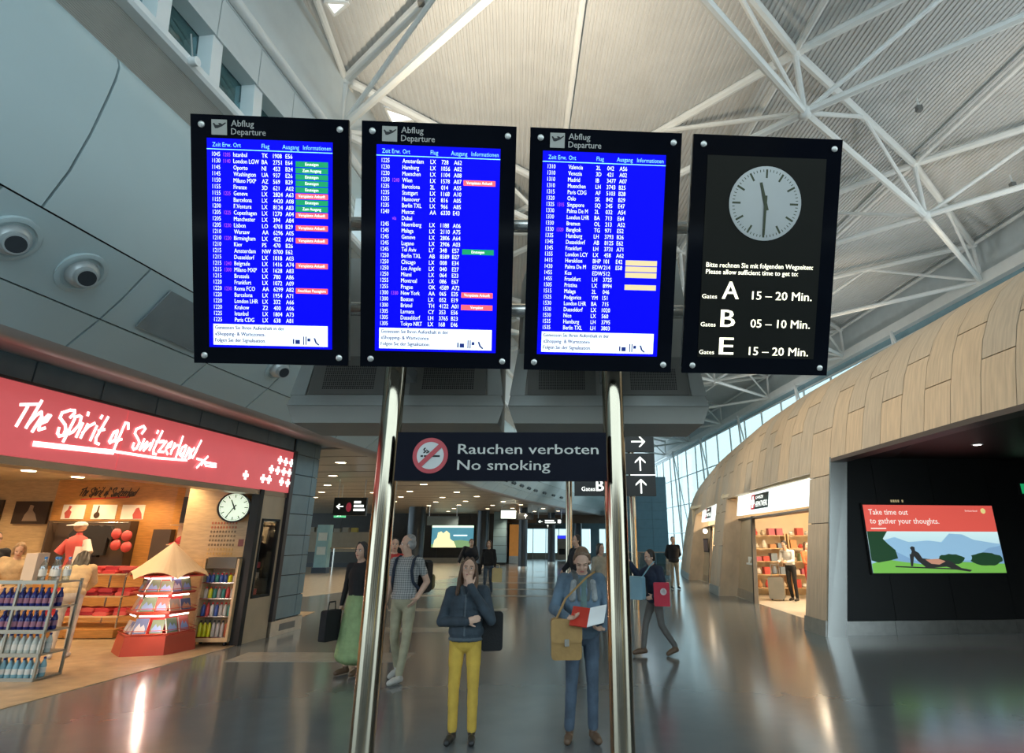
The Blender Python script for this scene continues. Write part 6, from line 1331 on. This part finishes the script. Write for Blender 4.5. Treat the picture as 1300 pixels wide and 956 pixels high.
# the boy in profile, striding
person('person', 'dark-haired boy in a navy jacket striding sideways with one arm raised', (1.60, 10.3, 0), -72, 1.55,
       stand(chest=(0, -.03, 1.29), neck=(0, -.03, 1.475), head=(0, -.075, 1.63), knR=(-.09, -.16, .52), anR=(-.09, -.22, .12), toR=(-.09, -.40, .06), knL=(.09, .06, .5), anL=(.09, .30, .14), toL=(.09, .16, .04), elR=(-.22, -.22, 1.32), wrR=(-.16, -.40, 1.52), hdR=(-.15, -.44, 1.64), pnR=(0, -1, .3), elL=(.25, .06, 1.14), wrL=(.22, -.12, .98), hdL=(.20, -.24, .95), pnL=(-1, 0, 0)),
       dict(top=navy, legs=greyt, shoe=shoe_br), 'short', h_dark, .011, head=(4, 12, 0), coat=.03, hem=.07, girth=1.05, shoes_big=1.15)
# man standing hands behind his back
person('person', 'man in a dark jacket and beige trousers standing hands behind his back before the pavilion', (4.4, 23.4, 0), 8, 1.80,
       stand(elR=(-.26, .07, 1.15), wrR=(-.10, .17, .98), elL=(.26, .07, 1.15), wrL=(.10, .17, .98), anR=(-.12, .02, .085), anL=(.12, .02, .085)), dict(top=dark, legs=beige_c, shoe=shoe_b), 'short', h_dark, .015, coat=.02, hem=.06, girth=1.08)
# pair in the middle distance
person('person', 'stooping person in a dark jacket and beige trousers, left of the pair by the advert', (-2.85, 21.2, 0), 25, 1.74,
       stand(chest=(0, -.06, 1.27), neck=(0, -.09, 1.44), head=(0, -.14, 1.59), elR=(-.30, .0, 1.18), wrR=(-.40, -.12, 1.0), elL=(.24, -.08, 1.12), wrL=(.08, -.26, 1.05)), dict(top=dark, legs=beige_c, shoe=shoe_b), 'short', h_brown, .015, head=(0, 14, 0), coat=.03, hem=.05, girth=1.08)
person('person', 'woman in a dark jumper and blue jeans, right of the pair by the advert', (-2.15, 20.6, 0), -8, 1.66,
       stand(knR=(-.09, -.08, .5), anR=(-.09, -.10, .09), toR=(-.10, -.27, .036), anL=(.09, .16, .11), toL=(.10, .0, .036)), dict(top=black_c, legs=denim, shoe=shoe_b), 'bob', h_brown, .015, coat=.01, hem=.03)
# half hidden figures
person('person', 'person in a black top and green skirt half hidden behind the left steel pole', (-2.72, 8.9, 0), -20, 1.66,
       stand(elR=(-.25, .05, 1.14), wrR=(-.26, .0, .9), skb=(0, .02, .22), knR=(-.09, 0, .4), knL=(.09, 0, .4)), dict(top=black_c, legs=green_c, shoe=shoe_br), 'bob', h_dark, .012, skirt=True)
person('person', 'person in a red top mostly hidden behind the grey-haired man', (-2.95, 11.6, 0), 15, 1.72, stand(), dict(top=red_c, legs=greyt, shoe=shoe_b), 'short', h_dark, .014, coat=.02)
person('person', 'man in a dark jacket standing beyond the reading woman beside the slim sign pole', (.50, 14.4, 0), -60, 1.80, stand(elR=(-.24, -.06, 1.14), wrR=(-.2, -.22, 1.02), elL=(.24, -.06, 1.14), wrL=(.2, -.22, 1.02)), dict(top=dark, legs=greyt, shoe=shoe_b), 'short', h_dark, .014, coat=.03, hem=.06)
person('person', 'person in pale clothes mostly hidden behind the right steel pole', (.98, 13.6, 0), 40, 1.62, stand(), dict(top=beige_c, legs=greyt, shoe=shoe_b), 'bob', h_dark, .014)
# customers in the souvenir shop
person('person', 'dark-haired woman in a tan jacket bending over the folded clothes behind the bottle rack', (-7.45, 9.95, 0), -150, 1.66,
       stand(pelvis=(0, .02, .94), waist=(0, -.03, 1.07), chest=(0, -.13, 1.24), neck=(0, -.24, 1.36), head=(0, -.34, 1.46), shR=(-.17, -.2, 1.32), shL=(.17, -.2, 1.32), elR=(-.22, -.34, 1.10), wrR=(-.12, -.52, .98), elL=(.22, -.34, 1.10), wrL=(.12, -.52, .98)), dict(top=tanc, legs=cl_('pale_trousers', (.5, .42, .34)), shoe=shoe_w), 'long', h_dark, .012, head=(0, 40, 0), coat=.02, hem=.05)
person('person', 'fair-haired woman in a tan coat reaching over at the left side of the shop', (-9.25, 10.9, 0), 40, 1.66,
       stand(chest=(0, -.05, 1.28), neck=(0, -.08, 1.45), head=(0, -.14, 1.60), elR=(-.24, -.12, 1.13), wrR=(-.15, -.36, 1.02), elL=(.24, -.12, 1.13), wrL=(.15, -.36, 1.02)), dict(top=tanc, legs=black_c, shoe=shoe_b), 'bob', M('hair_fair', (.38, .26, .15), .6, var=.3, scale=20), .013, head=(0, 25, 0), coat=.03, hem=.1)
person('person', 'person in a black jacket with a bag standing at the left edge of the shop', (-10.15, 11.4, 0), 60, 1.80, stand(), dict(top=dark, legs=black_c, shoe=shoe_b), 'short', h_dark, .014, coat=.04, hem=.08)
# customers of the craft shop
person('person', 'man in a white shirt and black trousers leaning beside the suitcase at the craft shop', (7.05, 19.0, 0), -50, 1.74,
       stand(chest=(0, -.1, 1.27), waist=(0, -.03, 1.08), neck=(0, -.16, 1.43), head=(0, -.23, 1.57), shR=(-.18, -.12, 1.38), shL=(.18, -.12, 1.38), elR=(-.22, -.2, 1.12), wrR=(-.14, -.42, 1.1), elL=(.22, -.2, 1.12), wrL=(.14, -.42, 1.1), anR=(-.1, .1, .09), toR=(-.1, -.06, .036)), dict(top=white_c, legs=black_c, shoe=shoe_b), 'short', h_dark, .014, head=(0, 25, 0))
person('person', 'person in an orange top standing behind the man in the craft shop', (7.75, 19.4, 0), 20, 1.64, stand(elR=(-.24, -.1, 1.13), wrR=(-.15, -.3, 1.05)), dict(top=orange_c, legs=red_c, shoe=shoe_b), 'bob', h_brown, .014)
person('person', 'person in dark clothes half hidden by the near pier of the craft shop', (7.3, 17.0, 0), -30, 1.72, stand(), dict(top=dark, legs=black_c, shoe=shoe_b), 'short', h_dark, .014, coat=.02)
finish_jobs()

# things they carry: each stands free of its bearer
def rbox(mb, a, b_, r, fr):
    x0, y0 = a; x1, y1 = b_
    pts_ = []
    for cx, cy, s in ((x1 - r, y1 - r, 0), (x0 + r, y1 - r, 90), (x0 + r, y0 + r, 180), (x1 - r, y0 + r, 270)):
        for q in (0, 30, 60, 90): pts_.append((cx + r * math.cos(R_(s + q)), cy + r * math.sin(R_(s + q))))
    return pts_
def bag(name, label, cat, org, yaw, w_, h, d, m, flap=None, strap=None, handles=False, r=.03):
    t = thing(name, label, cat, org); x = V(math.cos(R_(yaw)), math.sin(R_(yaw)), 0); z = V(0, 0, 1); y = x.cross(z)
    fr = frame(org, x, z, y); mb = MB(); mb.prism(rbox(mb, (-w_ / 2, 0), (w_ / 2, h), r, fr), -d / 2, d / 2, fr); mb.build('bag_body', m, t)
    if flap: mb = MB(); mb.prism(rbox(mb, (-w_ / 2 - .004, h * .42), (w_ / 2 + .004, h + .006), r, fr), -d / 2 - .004, d / 2 + .012, fr); mb.build('flap', flap, t); MB().prism([(-.02, h * .34), (.02, h * .34), (.02, h * .52), (-.02, h * .52)], d / 2 + .012, d / 2 + .02, fr).build('buckle', steel, t)
    if strap: MB().path([Vector(p_) for p_ in strap], .010, 6).build('strap', flap or m, t)
    if handles: MB().path([fr(-w_ * .25, h, 0), fr(-w_ * .2, h + .10, 0), fr(w_ * .2, h + .10, 0), fr(w_ * .25, h, 0)], .008, 6).build('handle', m, t)
    return t
leather = M('tan_leather', (.33, .19, .06), .5, var=.12, scale=12, bump=.2); leather2 = M('tan_leather_flap', (.36, .21, .07), .5, var=.12, scale=12)
bag('shoulder_bag', 'tan leather shoulder bag with a flap hanging at the hip of the reading woman', 'bag', (.105, 5.93, .70), 4, .27, .33, .09, leather, leather2, [(.0, 5.93, 1.0), (.10, 5.93, 1.2), (.30, 5.99, 1.38), (.38, 6.1, 1.42)])
t = thing('booklet', 'open red booklet with white pages held by the reading woman', 'booklet', (.32, 5.89, 1.03)); BF = frame((.30, 5.905, 1.06), V(1, .05, .0).normalized(), V(.1, .75, .6).normalized(), V(0, -.6, .75).normalized())
MB().prism([(-.16, -.10), (0, -.13), (.02, .09), (-.14, .12)], -.012, -.002, BF).build('red_cover', M('booklet_red', (.5, .035, .02), .5), t)
MB().prism([(.0, -.13), (.15, -.08), (.17, .13), (.02, .09)], -.004, .004, BF).build('pages', M('paper_bright', (.8, .82, .82), .6), t)
t = thing('backpack', 'dark backpack with olive sides on the back of the grey-haired man', 'backpack', (-1.9, 8.74, 1.05)); BR = frame((-1.915, 8.66, 1.02), V(math.cos(R_(-14)), math.sin(R_(-14)), 0), V(0, 0, 1), V(-math.sin(R_(-14)), math.cos(R_(-14)), 0))
mb = MB(); mb.prism(rbox(mb, (-.14, 0), (.20, .42), .06, BR), .0, .17, BR); mb.build('pack_body', black_c, t); mb = MB(); mb.prism(rbox(mb, (-.12, .03), (.22, .24), .05, BR), .17, .22, BR); mb.build('pocket', cl_('olive_cloth', (.16, .13, .06)), t)
for s_ in (-1, 1):
    MB().path([BR(s_ * .125 - .02, .40, -.02), BR(s_ * .13 - .02, .47, -.12), BR(s_ * .128 - .02, .43, -.24), BR(s_ * .13 - .02, .30, -.285), BR(s_ * .15 - .02, .16, -.26), BR(s_ * .19 - .02, .06, -.14)], .020, 8).build('strap', cl_('navy_strap', (.02, .03, .05)), t)
bag('shoulder_bag', 'black cloth bag hanging on the far side of the girl in yellow trousers', 'bag', (-.595, 6.24, .72), 10, .20, .34, .07, black_c, None, [(-.62, 6.22, 1.05), (-.66, 6.2, 1.25)])
bag('handbag', 'black handbag held beside the green skirt behind the left pole', 'bag', (-3.02, 8.8, .42), 70, .30, .38, .10, black_c, handles=True)
bag('red_folder', 'red plastic bag with a white ring mark held under the arm of the boy', 'bag', (1.66, 9.98, .74), -12, .24, .34, .05, M('bag_red', (.55, .03, .06), .35), r=.015)
MB_ = MB(); MB_.lathe([(.05, 0), (.05, .002), (.03, .002), (.03, 0)], n=16, fr=frame((1.68, 9.935, .95), V(math.cos(R_(-12)), math.sin(R_(-12)), 0), V(0, 0, 1), V(math.sin(R_(-12)), -math.cos(R_(-12)), 0))); 
o_ = MB_.build('ring_mark', M('mark_white', (.7, .6, .6), .5), bpy.data.objects['red_folder'])
bag('shoulder_bag', 'pale blue bag slung at the chest of the striding boy', 'bag', (1.30, 10.15, .82), -40, .26, .34, .10, M('bag_sky', (.22, .42, .52), .5), None, [(1.38, 10.12, 1.14), (1.5, 10.1, 1.3), (1.6, 10.2, 1.38)])
bag('carrier_bag', 'pale yellow carrier bag held by the woman in jeans by the lit advert', 'bag', (-1.86, 20.55, .40), 10, .32, .42, .12, M('bag_cream', (.6, .52, .26), .5), handles=True)
bag('shoulder_bag', 'dark bag hanging beside the woman in jeans by the lit advert', 'bag', (-2.47, 20.5, .62), 10, .22, .34, .12, black_c)
sc_ = thing('suitcase', 'grey wheeled suitcase standing by the craft shop doorway', 'suitcase', (6.6, 19.1, 0)); SF = frame((6.6, 19.1, .05), V(.9, -.4, 0).normalized(), V(0, 0, 1), V(-.4, -.9, 0).normalized())
mb = MB(); mb.prism(rbox(mb, (-.22, 0), (.22, .60), .05, SF), -.13, .13, SF); mb.build('shell', M('case_grey', (.22, .22, .2), .35), sc_)
MB().path([SF(-.12, .6, -.1), SF(-.12, .95, -.1), SF(.12, .95, -.1), SF(.12, .6, -.1)], .012, 6).build('handle', alu, sc_)
for a in (-.16, .16): MB().tube(SF(a - .02, -.02, -.1), SF(a + .02, -.02, -.1), .03, n=10).build('wheel', black_m, sc_)
